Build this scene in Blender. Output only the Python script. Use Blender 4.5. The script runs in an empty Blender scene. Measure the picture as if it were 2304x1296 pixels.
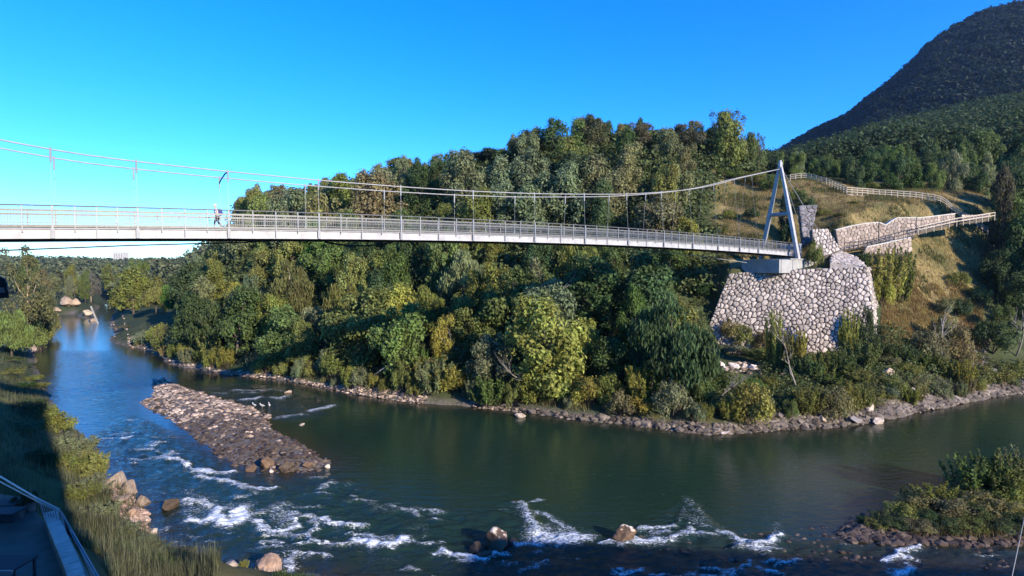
import bpy, bmesh, math, random
import numpy as np
from mathutils import Vector, Matrix

PI = math.pi
SC = bpy.context.scene
COL = SC.collection
RNG = random.Random(7)
NR = np.random.default_rng(11)

# ------------------------------------------------------------------ camera
F = 1257.0                      # focal length in pixels of the 2304 x 1296 photograph
H = 17.0                        # height of the eye above the river
TH = math.atan(48 / F)
FW = np.array([0, math.cos(TH), -math.sin(TH)])
UP = np.array([0, math.sin(TH), math.cos(TH)])

def ray(px, py):
    a, b = (px - 1152) / F, (648 - py) / F
    return FW + a * np.array([1.0, 0, 0]) + b * UP

def at(px, py, Y):
    d = ray(px, py)
    return Vector((d / d[1] * Y)) + Vector((0, 0, H))

def onz(px, py, z=0.0):
    d = ray(px, py)
    return Vector(d * ((z - H) / d[2])) + Vector((0, 0, H))

def proj(p):
    v = np.array([p[0], p[1], p[2] - H])
    w = v @ FW
    return 1152 + F * v[0] / w, 648 - F * (v @ UP) / w

cam = bpy.data.cameras.new('camera')
co = bpy.data.objects.new('camera', cam)
COL.objects.link(co)
co.location = (0, 0, H)
co.rotation_euler = (PI / 2 - TH, 0, 0)
cam.sensor_width = 36.0
cam.lens = 36.0 * F / 2304
cam.clip_start = 0.1
cam.clip_end = 6000
SC.camera = co

# ------------------------------------------------------------------ light
AZ, EL = math.radians(42), math.radians(21)
TOSUN = Vector((math.sin(AZ) * math.cos(EL), -math.cos(AZ) * math.cos(EL), math.sin(EL)))
sl = bpy.data.lights.new('sun', 'SUN')
sl.energy = 5.0
sl.angle = math.radians(0.55)
sl.color = (1.0, 0.90, 0.72)
so = bpy.data.objects.new('sun', sl)
COL.objects.link(so)
so.rotation_euler = TOSUN.to_track_quat('Z', 'Y').to_euler()
so.location = (60, -60, 90)

wd = bpy.data.worlds.new('World')
SC.world = wd
wd.use_nodes = True
nt = wd.node_tree
nt.nodes.clear()
sky = nt.nodes.new('ShaderNodeTexSky')
sky.sky_type = 'NISHITA'
sky.sun_disc = False
sky.sun_elevation = EL
sky.sun_rotation = PI - AZ
sky.altitude = 200
sky.air_density = 1.0
sky.dust_density = 0.0
sky.ozone_density = 3.0
hs = nt.nodes.new('ShaderNodeHueSaturation')
hs.inputs['Saturation'].default_value = 1.42
hs.inputs['Hue'].default_value = 0.492
hs.inputs['Value'].default_value = 1.0
bg = nt.nodes.new('ShaderNodeBackground')
bg.inputs['Strength'].default_value = 0.14
ow = nt.nodes.new('ShaderNodeOutputWorld')
nt.links.new(sky.outputs[0], hs.inputs['Color'])
mxs = nt.nodes.new('ShaderNodeMix'); mxs.data_type = 'RGBA'; mxs.blend_type = 'MULTIPLY'; mxs.inputs[0].default_value = 1.0
mxs.inputs[7].default_value = (0.53, 0.89, 1.50, 1)
nt.links.new(hs.outputs[0], mxs.inputs[6]); nt.links.new(mxs.outputs[2], bg.inputs['Color'])
nt.links.new(bg.outputs[0], ow.inputs[0])
SC.view_settings.view_transform = 'Standard'
SC.view_settings.look = 'None'
SC.view_settings.exposure = 0.8
SC.view_settings.gamma = 1.0
cy = SC.cycles
cy.use_denoising = True
cy.max_bounces = 5
cy.diffuse_bounces = 2
cy.glossy_bounces = 3
cy.transmission_bounces = 2
cy.transparent_max_bounces = 4
cy.caustics_reflective = False
cy.caustics_refractive = False
cy.use_adaptive_sampling = True
cy.adaptive_threshold = 0.015

# ------------------------------------------------------------------ object helpers
def tag(o, label=None, cat=None, group=None, kind=None):
    if label: o['label'] = label
    if cat: o['category'] = cat
    if group: o['group'] = group
    if kind: o['kind'] = kind
    return o

def empty(name, loc=(0, 0, 0), rz=0.0):
    o = bpy.data.objects.new(name, None)
    o.empty_display_size = 0.3
    COL.objects.link(o)
    o.location = loc
    o.rotation_euler = (0, 0, rz)
    return o

def link(name, me, parent=None):
    o = bpy.data.objects.new(name, me)
    COL.objects.link(o)
    if parent: o.parent = parent
    return o

def npmesh(name, V, Fc, mats=(), smooth=False, midx=None):
    """V (n,3) array; Fc (m,k) array of equal-sided faces"""
    V = np.ascontiguousarray(V, dtype=np.float32)
    Fc = np.ascontiguousarray(Fc, dtype=np.int32)
    me = bpy.data.meshes.new(name)
    m, k = Fc.shape
    me.vertices.add(len(V)); me.vertices.foreach_set('co', V.ravel())
    me.loops.add(m * k); me.loops.foreach_set('vertex_index', Fc.ravel())
    me.polygons.add(m)
    me.polygons.foreach_set('loop_start', np.arange(0, m * k, k, dtype=np.int32))
    me.polygons.foreach_set('loop_total', np.full(m, k, dtype=np.int32))
    if midx is not None: me.polygons.foreach_set('material_index', np.asarray(midx, dtype=np.int32))
    me.polygons.foreach_set('use_smooth', np.full(m, smooth, dtype=bool))
    for x in mats: me.materials.append(x)
    me.update(calc_edges=True)
    return me

def addattr(me, name, arr):
    a = me.attributes.new(name, 'FLOAT', 'POINT')
    a.data.foreach_set('value', np.ascontiguousarray(arr, dtype=np.float32))

class MB:
    """collects boxes, bars and tubes; build() links them as ONE mesh object"""
    def __init__(s): s.v = []; s.f = []
    def add(s, vs, fs):
        n = len(s.v)
        s.v += [tuple(p) for p in vs]
        s.f += [tuple(i + n for i in f) for f in fs]
        return s
    def box(s, c, sx, sy, sz, ax=None):
        c = Vector(c)
        X, Y, Z = ax if ax else (Vector((1, 0, 0)), Vector((0, 1, 0)), Vector((0, 0, 1)))
        vs = [c + X * (i * sx / 2) + Y * (j * sy / 2) + Z * (k * sz / 2) for i in (-1, 1) for j in (-1, 1) for k in (-1, 1)]
        return s.add(vs, [(0, 1, 3, 2), (4, 6, 7, 5), (0, 4, 5, 1), (2, 3, 7, 6), (0, 2, 6, 4), (1, 5, 7, 3)])
    def bar(s, a, b, w, h, up=(0, 0, 1)):
        a, b = Vector(a), Vector(b)
        d = b - a
        L = d.length
        d.normalize()
        u = Vector(up)
        side = d.cross(u)
        if side.length < 1e-4: side = d.cross(Vector((1, 0, 0)))
        side.normalize()
        u2 = side.cross(d)
        return s.box((a + b) / 2, L, w, h, (d, side, u2))
    def tube(s, pts, rs, n=8, cap=True):
        pts = [Vector(p) for p in pts]
        if not isinstance(rs, (list, tuple)): rs = [rs] * len(pts)
        vs, fs = [], []
        ref = None
        for i, p in enumerate(pts):
            d = (pts[min(i + 1, len(pts) - 1)] - pts[max(i - 1, 0)]).normalized()
            if ref is None or abs(ref.dot(d)) > 0.95:
                ref = Vector((0, 0, 1)) if abs(d.z) < 0.9 else Vector((1, 0, 0))
            x = d.cross(ref).normalized()
            y = x.cross(d)
            for k in range(n):
                a = 2 * PI * k / n
                vs.append(p + (x * math.cos(a) + y * math.sin(a)) * rs[i])
        for i in range(len(pts) - 1):
            for k in range(n):
                q = (k + 1) % n
                fs.append((i * n + k, i * n + q, (i + 1) * n + q, (i + 1) * n + k))
        if cap:
            fs.append(tuple(range(n - 1, -1, -1)))
            fs.append(tuple((len(pts) - 1) * n + k for k in range(n)))
        return s.add(vs, fs)
    def build(s, name, m, parent=None, smooth=False, bevel=0):
        me = bpy.data.meshes.new(name)
        me.from_pydata(s.v, [], s.f)
        for x in (m if isinstance(m, (list, tuple)) else [m]): me.materials.append(x)
        me.polygons.foreach_set('use_smooth', [smooth] * len(me.polygons))
        me.update()
        o = link(name, me, parent)
        if bevel:
            b = o.modifiers.new('bevel', 'BEVEL'); b.width = bevel; b.segments = 2; b.limit_method = 'ANGLE'
        return o

# ------------------------------------------------------------------ noise (numpy value noise)
def _hash(ix, iy, seed):
    h = (ix.astype(np.int64) * 374761393 + iy.astype(np.int64) * 668265263 + seed * 974634113) & 0xffffffff
    h = ((h ^ (h >> 13)) * 1274126177) & 0xffffffff
    return ((h ^ (h >> 16)) & 0xffff) / 65535.0

def vnoise(x, y, seed=0):
    x, y = np.asarray(x, float), np.asarray(y, float)
    ix, iy = np.floor(x), np.floor(y)
    fx, fy = x - ix, y - iy
    fx, fy = fx * fx * (3 - 2 * fx), fy * fy * (3 - 2 * fy)
    a, b = _hash(ix, iy, seed), _hash(ix + 1, iy, seed)
    c, d = _hash(ix, iy + 1, seed), _hash(ix + 1, iy + 1, seed)
    return (a * (1 - fx) + b * fx) * (1 - fy) + (c * (1 - fx) + d * fx) * fy

def fbm(x, y, seed=0, n=4):
    t, amp, s = 0, 0.5, 0
    for i in range(n):
        t = t + amp * vnoise(x * 2 ** i, y * 2 ** i, seed + i); s += amp; amp *= 0.5
    return t / s

# ------------------------------------------------------------------ materials
def newmat(name):
    m = bpy.data.materials.new(name)
    m.use_nodes = True
    t = m.node_tree
    b = t.nodes['Principled BSDF']
    return m, t, b, t.nodes['Material Output']

def nd(t, typ, **kw):
    n = t.nodes.new(typ)
    for k, v in kw.items():
        if k in n.inputs: n.inputs[k].default_value = v
        else: setattr(n, k, v)
    return n

def ramp(t, src, stops):
    r = t.nodes.new('ShaderNodeValToRGB')
    e = r.color_ramp.elements
    while len(e) < len(stops): e.new(0.5)
    for i, (p, c) in enumerate(stops):
        e[i].position = p
        e[i].color = (*c, 1) if len(c) == 3 else c
    t.links.new(src, r.inputs[0])
    return r

def noisemat(name, c1, c2, scale=3.0, rough=0.8, bump=0.3, detail=6, spec=0.3, metal=0.0, c3=None, dist=0.05, tint=False, island=0.0):
    m, t, b, o = newmat(name)
    tc = nd(t, 'ShaderNodeTexCoord')
    n = nd(t, 'ShaderNodeTexNoise', Scale=scale, Detail=detail, Roughness=0.62)
    t.links.new(tc.outputs['Object'], n.inputs['Vector'])
    st = [(0.3, c1), (0.7, c2)] if c3 is None else [(0.25, c1), (0.5, c2), (0.75, c3)]
    r = ramp(t, n.outputs['Fac'], st)
    src = r.outputs[0]
    if tint:
        oi = nd(t, 'ShaderNodeObjectInfo')
        mx = nd(t, 'ShaderNodeMix', data_type='RGBA', blend_type='MULTIPLY')
        mx.inputs[0].default_value = 1
        t.links.new(src, mx.inputs[6]); t.links.new(oi.outputs['Color'], mx.inputs[7])
        src = mx.outputs[2]
    if island:
        g = nd(t, 'ShaderNodeNewGeometry')
        mr = nd(t, 'ShaderNodeMapRange'); mr.inputs[3].default_value = 1 - island; mr.inputs[4].default_value = 1 + island
        t.links.new(g.outputs['Random Per Island'], mr.inputs[0])
        mx = nd(t, 'ShaderNodeMix', data_type='RGBA', blend_type='MULTIPLY')
        mx.inputs[0].default_value = 1
        t.links.new(src, mx.inputs[6]); t.links.new(mr.outputs[0], mx.inputs[7])
        src = mx.outputs[2]
    t.links.new(src, b.inputs['Base Color'])
    b.inputs['Roughness'].default_value = rough
    b.inputs['Specular IOR Level'].default_value = spec
    b.inputs['Metallic'].default_value = metal
    if bump:
        bp = nd(t, 'ShaderNodeBump', Strength=bump, Distance=dist)
        t.links.new(n.outputs['Fac'], bp.inputs['Height'])
        t.links.new(bp.outputs[0], b.inputs['Normal'])
    return m

def leafmat(name, transl=0.22, var=0.5):
    """foliage: colour from the object, varied leaf by leaf and in clumps"""
    m, t, b, o = newmat(name)
    oi = nd(t, 'ShaderNodeObjectInfo')
    g = nd(t, 'ShaderNodeNewGeometry')
    tc = nd(t, 'ShaderNodeTexCoord')
    n = nd(t, 'ShaderNodeTexNoise', Scale=0.55, Detail=3)
    t.links.new(tc.outputs['Object'], n.inputs['Vector'])
    hsv = nd(t, 'ShaderNodeHueSaturation')
    t.links.new(oi.outputs['Color'], hsv.inputs['Color'])
    mr = nd(t, 'ShaderNodeMapRange'); mr.inputs[3].default_value = 1 - var; mr.inputs[4].default_value = 1 + var
    t.links.new(g.outputs['Random Per Island'], mr.inputs[0])
    mr2 = nd(t, 'ShaderNodeMapRange'); mr2.inputs[1].default_value = .3; mr2.inputs[2].default_value = .7; mr2.inputs[3].default_value = .72; mr2.inputs[4].default_value = 1.28
    t.links.new(n.outputs['Fac'], mr2.inputs[0])
    mu = nd(t, 'ShaderNodeMath', operation='MULTIPLY')
    t.links.new(mr.outputs[0], mu.inputs[0]); t.links.new(mr2.outputs[0], mu.inputs[1])
    t.links.new(mu.outputs[0], hsv.inputs['Value'])
    mh = nd(t, 'ShaderNodeMapRange'); mh.inputs[1].default_value = .3; mh.inputs[2].default_value = .7; mh.inputs[3].default_value = .48; mh.inputs[4].default_value = .515
    t.links.new(n.outputs['Fac'], mh.inputs[0])
    t.links.new(mh.outputs[0], hsv.inputs['Hue'])
    t.links.new(hsv.outputs[0], b.inputs['Base Color'])
    b.inputs['Roughness'].default_value = 0.62
    b.inputs['Specular IOR Level'].default_value = 0.22
    tr = nd(t, 'ShaderNodeBsdfTranslucent')
    t.links.new(hsv.outputs[0], tr.inputs['Color'])
    mx = nd(t, 'ShaderNodeMixShader')
    mx.inputs[0].default_value = transl
    t.links.new(b.outputs[0], mx.inputs[1]); t.links.new(tr.outputs[0], mx.inputs[2])
    t.links.new(mx.outputs[0], o.inputs[0])
    return m

M = {}
M['leaf'] = leafmat('leaf', .45)
M['bark'] = noisemat('bark', (.07, .05, .035), (.16, .12, .09), 4, .9, .5, tint=True)
M['white_steel'] = noisemat('white_steel', (.27, .255, .25), (.39, .375, .37), 1.8, .45, .02, spec=.4)
M['girder_paint'] = noisemat('girder_paint', (.29, .275, .28), (.45, .43, .43), 1.4, .45, .02, spec=.4)
M['grey_steel'] = noisemat('grey_steel', (.20, .20, .21), (.29, .29, .30), 1.5, .4, .02, spec=.5)
M['zinc'] = noisemat('zinc', (.115, .105, .098), (.19, .178, .168), 6, .4, .02, spec=.5, metal=.2)
M['dark_steel'] = noisemat('dark_steel', (.025, .025, .03), (.05, .05, .055), 2, .8, .02)
M['deck_board'] = noisemat('deck_board', (.22, .20, .18), (.32, .29, .26), 5, .8, .2)
M['concrete'] = noisemat('concrete', (.26, .25, .24), (.37, .355, .34), 1.1, .85, .15)
M['white_concrete'] = noisemat('white_concrete', (.46, .43, .39), (.58, .54, .50), 1.5, .8, .1)
M['wall_stone'] = noisemat('wall_stone', (.27, .22, .19), (.40, .335, .295), 1.8, .9, .6, c3=(.52, .445, .40), island=.36, dist=.12)
M['warm_stone'] = noisemat('warm_stone', (.24, .17, .125), (.36, .27, .21), 1.6, .85, .4, c3=(.45, .36, .29), island=.3, dist=.08)
M['joint'] = noisemat('joint', (.07, .058, .05), (.19, .155, .135), 3, .95, .3)
M['mortar'] = noisemat('mortar', (.15, .12, .095), (.23, .185, .15), 3, .95, .3)
M['rock'] = noisemat('rock', (.20, .17, .15), (.40, .35, .31), 1.3, .85, .6, c3=(.58, .52, .47), tint=True, dist=.15)
M['pebble'] = noisemat('pebble', (.06, .046, .036), (.14, .11, .09), .35, .8, .2, c3=(.26, .21, .175), island=.55)
M['wood'] = noisemat('wood', (.36, .29, .22), (.52, .44, .35), 5, .8, .2)
M['deadwood'] = noisemat('deadwood', (.20, .17, .15), (.36, .31, .28), 4, .85, .3)
# ------------------------------------------------------------------ river outline (traced on the water plane)
def W(px, py):
    p = onz(px, py); return (p.x, p.y)

FAR = [(2304, 885), (2240, 893), (2150, 912), (2060, 930), (2000, 943), (1930, 955), (1850, 962), (1760, 966), (1690, 972), (1600, 976), (1520, 968), (1440, 958), (1390, 951), (1300, 944), (1230, 934), (1170, 925), (1100, 920), (1050, 914), (1000, 912), (950, 908), (880, 899), (800, 888), (740, 876), (690, 866), (620, 853), (560, 847), (500, 842), (450, 832), (410, 826), (370, 812), (345, 795), (320, 785), (285, 780), (255, 772), (245, 764), (262, 752), (255, 742), (248, 728), (250, 712), (262, 697)]
FARW = [W(*p) for p in FAR]
LEFT = [(225, 688), (205, 716), (190, 718), (165, 706), (140, 708), (118, 712), (106, 722), (108, 745), (112, 762), (95, 778), (80, 795), (78, 820), (95, 850), (112, 890), (122, 925), (155, 955), (190, 985), (225, 1020), (243, 1050), (250, 1092), (300, 1112), (338, 1140), (322, 1165), (300, 1190), (350, 1205), (366, 1225), (395, 1255), (440, 1276), (520, 1282), (590, 1290)]
LEFTW = [W(*p) for p in LEFT]
NEARW = [(-10.5, 30), (-3, 27), (12, 25), (30, 25), (55, 28), (90, 38), (200, 60)]
RIVER = np.array([(200, 118), (130, 88)] + FARW + [(-190, 260), (-200, 262)] + LEFTW + NEARW)
BAR = np.array([W(*p) for p in [(318, 905), (345, 893), (352, 880), (342, 860), (368, 856), (400, 868), (470, 889), (560, 918), (604, 938), (600, 955), (622, 975), (680, 1003), (742, 1042), (735, 1052), (700, 1062), (640, 1064), (590, 1056), (535, 1046), (490, 1020), (440, 985), (390, 943), (350, 925)]])
ISLE = np.array([W(*p) for p in [(1905, 1206), (1990, 1214), (2100, 1217), (2304, 1222), (2700, 1210), (2700, 1080), (2304, 1092), (2200, 1102), (2100, 1122), (1995, 1160), (1935, 1185)]])

def sdist(P, poly):
    """signed distance of points P (n,2) to a polygon, positive inside"""
    P = np.asarray(P, float)
    A = poly; B = np.roll(poly, -1, axis=0)
    best = np.full(len(P), 1e18); ins = np.zeros(len(P), bool)
    for a, b in zip(A, B):
        ab = b - a
        t = np.clip(((P - a) @ ab) / max(ab @ ab, 1e-9), 0, 1)
        d = ((P - (a + t[:, None] * ab)) ** 2).sum(1)
        best = np.minimum(best, d)
        cond = (a[1] > P[:, 1]) != (b[1] > P[:, 1])
        with np.errstate(divide='ignore', invalid='ignore'):
            xi = (b[0] - a[0]) * (P[:, 1] - a[1]) / (b[1] - a[1]) + a[0]
        ins ^= cond & (P[:, 0] < xi)
    return np.where(ins, 1, -1) * np.sqrt(best)

# coarse heights of the land: columns of (distance ahead, height)
ZC = [
 (-1600, [(0, 8), (18, 8), (30, 6), (60, 4), (120, 5), (600, 20), (900, 24)]),
 (60, [(0, 8.3), (21, 8.3), (26, 6.4), (32, 5.4), (45, 4.4), (70, 2.6), (110, 2.2), (200, 3), (300, 6), (600, 15), (900, 22)]),
 (150, [(0, 8.3), (18, 8.2), (20, 7.0), (24, 5), (32, 3.6), (50, 2.6), (150, 1.5), (206, 2), (300, 6), (600, 13), (900, 22)]),
 (270, [(0, 8.3), (13, 8.3), (20, 5), (30, 2.5), (150, 1.5), (160, 2.5), (300, 5.5), (600, 12), (900, 20)]),
 (400, [(0, 8.3), (12, 8.3), (18, 4), (30, 1.5), (95, 1), (102, 2), (130, 5), (200, 7), (400, 9), (900, 18)]),
 (480, [(0, 8), (12, 8), (18, 4), (90, 1), (97, 2), (118, 9), (150, 18), (200, 20), (400, 20), (900, 22)]),
 (560, [(0, 8), (12, 8), (20, 3), (86, 1), (92, 2), (110, 11), (135, 25), (152, 33), (200, 34), (300, 30), (900, 30)]),
 (700, [(0, 8), (12, 8), (20, 3), (80, 1), (86, 2), (105, 12), (125, 23), (150, 35.5), (200, 38), (900, 35)]),
 (900, [(0, 8), (12, 8), (20, 3), (72, 1), (78, 2), (100, 13), (120, 26), (145, 40), (200, 43), (900, 40)]),
 (1100, [(0, 8), (12, 8), (20, 3), (67, 1), (73, 2.5), (95, 13), (115, 27), (135, 40.5), (200, 46), (900, 45)]),
 (1300, [(0, 8), (12, 8), (20, 3), (62, 1), (68, 2.5), (90, 12), (110, 28), (130, 45), (200, 52), (900, 60)]),
 (1450, [(0, 8), (12, 8), (20, 3), (60, 1), (66, 2.5), (85, 10), (110, 28), (130, 46), (200, 54), (900, 80)]),
 (1600, [(0, 8), (12, 8), (20, 3), (57, 1), (65, 2.5), (80, 4.2), (86, 9), (90, 14), (97, 20), (106, 27), (120, 37), (132, 46), (220, 56), (900, 100)]),
 (1640, [(0, 8), (12, 8), (20, 3), (58, 1), (64, 2.5), (83.2, 4.3), (86.2, 16.4), (92, 17.4), (97, 21.5), (106, 27), (120, 36), (132, 42), (220, 54), (900, 110)]),
 (1720, [(0, 8), (12, 8), (20, 3), (59, 1), (66, 2.3), (75, 3.3), (81.6, 4.2), (84.8, 16.5), (92, 17.2), (97, 22.5), (106, 28.5), (117, 34), (135, 39), (220, 49), (300, 54), (500, 90), (700, 138), (900, 145)]),
 (1800, [(0, 8), (12, 8), (20, 3), (59, 1), (66, 2.3), (75, 3.3), (80.8, 4.2), (83.9, 16.5), (93, 17.5), (98, 22.5), (106, 29), (116, 34.8), (125, 37), (160, 43), (220, 51), (300, 62), (360, 60), (500, 100), (700, 166), (900, 172)]),
 (1900, [(0, 8), (12, 8), (20, 3), (60, 1), (68, 2.5), (75, 3.5), (80.2, 4.3), (83.3, 16.5), (88, 18.2), (91, 19.6), (92.3, 23.4), (98, 26.2), (109, 31.6), (118, 35), (160, 45), (300, 75), (360, 72), (500, 112), (700, 194), (900, 210)]),
 (1962, [(0, 8), (12, 8), (20, 3), (62, 1), (70, 3), (79.5, 5), (83.1, 16.4), (88, 18.8), (91, 20.5), (92.3, 24), (100, 27.8), (108, 30.8), (160, 46), (300, 81), (360, 77), (500, 132), (700, 222), (900, 240)]),
 (2010, [(0, 8), (12, 8), (20, 3), (64, 1), (70, 3), (78, 8.5), (83.2, 15.6), (88.2, 19.6), (91, 21.2), (92.3, 25.2), (98, 27.6), (106, 30), (116, 33), (160, 46), (300, 85), (360, 81), (500, 142), (700, 246), (900, 266)]),
 (2100, [(0, 8), (12, 8), (20, 3), (67, 1), (73, 4), (78, 10), (83, 15.4), (88.8, 22), (91.2, 22.8), (92.5, 25.8), (103, 28.4), (112, 32), (160, 46), (300, 90), (360, 87), (500, 165), (700, 292), (900, 315)]),
 (2200, [(0, 8), (12, 8), (20, 3), (71, 1), (78, 6), (85, 13), (92, 20.5), (95, 24.6), (101, 26.5), (115, 32), (160, 47), (300, 96), (360, 93), (500, 180), (700, 324), (900, 345)]),
 (2304, [(0, 8), (12, 8), (20, 3), (75, 1), (85, 10), (95, 20), (105, 26.5), (130, 33), (160, 48), (300, 105), (360, 105), (500, 188), (700, 332), (900, 350)]),
 (2700, [(0, 8), (12, 8), (20, 3), (75, 1), (95, 12), (105, 21), (130, 34), (160, 48), (300, 110), (360, 112), (500, 195), (700, 330), (900, 345)]),
 (4500, [(0, 8), (12, 8), (20, 3), (75, 1), (105, 12), (130, 30), (160, 48), (300, 110), (360, 112), (500, 195), (700, 330), (900, 345)]),
]
ZU = np.array([c[0] for c in ZC], float)

def ground(x, y):
    x, y = np.atleast_1d(np.asarray(x, float)), np.atleast_1d(np.asarray(y, float))
    u = np.clip(x / np.maximum(y, 0.5) * F + 1152, -1600, 4500)
    Z = np.stack([np.interp(y, [p[0] for p in c[1]], [p[1] for p in c[1]]) for c in ZC])
    k = np.clip(np.searchsorted(ZU, u) - 1, 0, len(ZU) - 2)
    t = (u - ZU[k]) / (ZU[k + 1] - ZU[k])
    n = np.arange(len(u))
    zc = Z[k, n] * (1 - t) + Z[k + 1, n] * t
    zc = zc + np.clip((y - 20) / 60, 0, 1) * (fbm(x / 7, y / 7, 3) - .5) * np.where((u > 1630) & (y < 125), .5, 1.6)
    far = np.clip((y - 130) / 300, 0, 1)
    zc = zc + far * (fbm(x / 60, y / 60, 9) - .5) * 20 * np.clip((u - 1650) / 400, 0, 1)
    P = np.stack([x, y], 1)
    d = -sdist(P, RIVER)                       # positive on land
    wob = (fbm(x / 2.2, y / 2.2, 5) - .5) * 1.4
    dd = np.maximum(d + wob, 0); lim = 0.12 + 0.5 * dd + .022 * dd * dd
    z = np.where(d + wob > 0, np.minimum(zc, lim), np.maximum(-1.6, -0.25 + 0.35 * (d + wob)))
    for poly, top, sl in ((BAR, .5, .2), (ISLE, .35, .22)):
        di = sdist(P, poly) + wob * .5
        zi = np.where(di > 0, np.minimum(top, 0.02 + sl * di) + (fbm(x, y, 6) - .5) * .15, -0.02 + .3 * di)
        z = np.where(d < 0, np.maximum(z, zi), z)
    return z

def gz(x, y): return float(ground(x, y)[0])

def foot(px, Y):
    """the ground point at picture column px, Y metres ahead"""
    x = (px - 1152) / F * Y
    for i in range(3):
        z = gz(x, Y)
        w = Y * math.cos(TH) - (z - H) * math.sin(TH)
        x = (px - 1152) / F * w
    return Vector((x, Y, gz(x, Y)))

def hits(px, py, y0=26.0, y1=240.0):
    """first ground point along the ray through a picture point"""
    d = ray(px, py); d = d / d[1]
    ys = np.concatenate([np.arange(y0, 130, .25), np.arange(130, y1, 1.0)])
    z = H + d[2] * ys
    g = ground(d[0] * ys, ys)
    i = np.argmax(g >= z) if (g >= z).any() else len(ys) - 1
    return Vector((d[0] * ys[i], ys[i], g[i]))

def inpoly(px, py, poly):
    return sdist([(px, py)], np.array(poly, float))[0] > 0

# grass and shingle on the ground, as areas of the place
def grassness(x, y):
    u = x / np.maximum(y, .5) * F + 1152
    g = np.zeros_like(x)
    g = np.maximum(g, np.clip((u - 1590) / 40, 0, 1) * np.clip((y - 86) / 3, 0, 1) * np.clip((128 - y) / 6, 0, 1) * np.clip((2230 - u) / 50, 0, 1))
    g = np.maximum(g, np.clip((u - 1985) / 30, 0, 1) * np.clip((2225 - u) / 50, 0, 1) * np.clip((y - 76) / 4, 0, 1) * np.clip((128 - y) / 4, 0, 1))
    g = np.where(y < 60, .35, g)
    return g

def terrain(name, us, ys, mats):
    U, Y = np.meshgrid(us, ys)
    X = (U - 1152) / F * Y
    x, y = X.ravel(), Y.ravel()
    z = ground(x, y)
    nu, ny = len(us), len(ys)
    idx = np.arange(nu * ny).reshape(ny, nu)
    Fc = np.stack([idx[:-1, :-1], idx[:-1, 1:], idx[1:, 1:], idx[1:, :-1]], -1).reshape(-1, 4)
    me = npmesh(name, np.stack([x, y, z], 1), Fc, mats, True)
    addattr(me, 'grass', grassness(x, y))
    d = -sdist(np.stack([x, y], 1), RIVER)
    sh = np.clip(1 - (d - .2) / .9, 0, 1)
    addattr(me, 'shingle', sh)
    o = link(name, me)
    o['kind'] = 'structure'
    return o

def groundmat():
    m, t, b, o = newmat('ground')
    tc = nd(t, 'ShaderNodeTexCoord')
    n1 = nd(t, 'ShaderNodeTexNoise', Scale=.5, Detail=8, Roughness=.65)
    n2 = nd(t, 'ShaderNodeTexNoise', Scale=5.0, Detail=5, Roughness=.7)
    for n in (n1, n2): t.links.new(tc.outputs['Object'], n.inputs['Vector'])
    soil = ramp(t, n1.outputs['Fac'], [(.3, (.04, .045, .02)), (.5, (.055, .068, .028)), (.72, (.085, .085, .045))])
    n3 = nd(t, 'ShaderNodeTexNoise', Scale=.16, Detail=7, Roughness=.7); t.links.new(tc.outputs['Object'], n3.inputs['Vector'])
    gr = ramp(t, n3.outputs['Fac'], [(.34, (.08, .085, .03)), (.47, (.16, .13, .055)), (.56, (.26, .19, .08)), (.68, (.19, .14, .09))])
    st = ramp(t, n2.outputs['Fac'], [(.35, (.06, .05, .042)), (.5, (.14, .115, .10)), (.7, (.26, .22, .19))])
    ga = nd(t, 'ShaderNodeAttribute', attribute_name='grass')
    sa = nd(t, 'ShaderNodeAttribute', attribute_name='shingle')
    m1 = nd(t, 'ShaderNodeMix', data_type='RGBA'); m2 = nd(t, 'ShaderNodeMix', data_type='RGBA')
    t.links.new(ga.outputs['Fac'], m1.inputs[0]); t.links.new(soil.outputs[0], m1.inputs[6]); t.links.new(gr.outputs[0], m1.inputs[7])
    t.links.new(sa.outputs['Fac'], m2.inputs[0]); t.links.new(m1.outputs[2], m2.inputs[6]); t.links.new(st.outputs[0], m2.inputs[7])
    t.links.new(m2.outputs[2], b.inputs['Base Color'])
    b.inputs['Roughness'].default_value = .95
    b.inputs['Specular IOR Level'].default_value = .1
    bp = nd(t, 'ShaderNodeBump', Strength=.6, Distance=.12)
    t.links.new(n2.outputs['Fac'], bp.inputs['Height']); t.links.new(bp.outputs[0], b.inputs['Normal'])
    return m
M['ground'] = groundmat()
M['forest_floor'] = noisemat('forest_floor', (.018, .026, .014), (.04, .055, .025), .08, .95, 0)

us = np.concatenate([np.linspace(-1600, -200, 30), np.arange(-160, 1560, 14), np.arange(1560, 2330, 7), np.linspace(2340, 4500, 40)])
ys = np.concatenate([np.geomspace(2.0, 50, 70)[:-1], np.arange(50, 76, .8), np.arange(76, 100, .4), np.geomspace(100, 250, 60)])
terrain('ground', us, ys, [M['ground']])
us2 = np.concatenate([np.linspace(-1600, -100, 25), np.linspace(-60, 1560, 60), np.arange(1580, 2400, 10), np.linspace(2410, 4500, 40)])
terrain('mountain', us2, np.concatenate([np.linspace(249.5, 400, 40), np.linspace(410, 900, 60)]), [M['forest_floor']])
# unseen steep rise behind the viewpoint, added to throw shade on the near river
v = MB()
xs = [-160, -60, -27, 12, 34, 60, 90, 140, 260]
hh = [9, 10, 9, 9, 21, 19, 18, 21, 24]
for i in range(len(xs) - 1):
    a, b = (xs[i], hh[i]), (xs[i + 1], hh[i + 1])
    v.add([(a[0], 2.2, 7.4), (b[0], 2.2, 7.4), (b[0], -6, b[1]), (a[0], -6, a[1]), (b[0], -90, b[1] + 4), (a[0], -90, a[1] + 4)], [(0, 1, 2, 3), (3, 2, 4, 5)])
o = v.build('shade_hillside', M['ground']); o['kind'] = 'structure'

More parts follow.
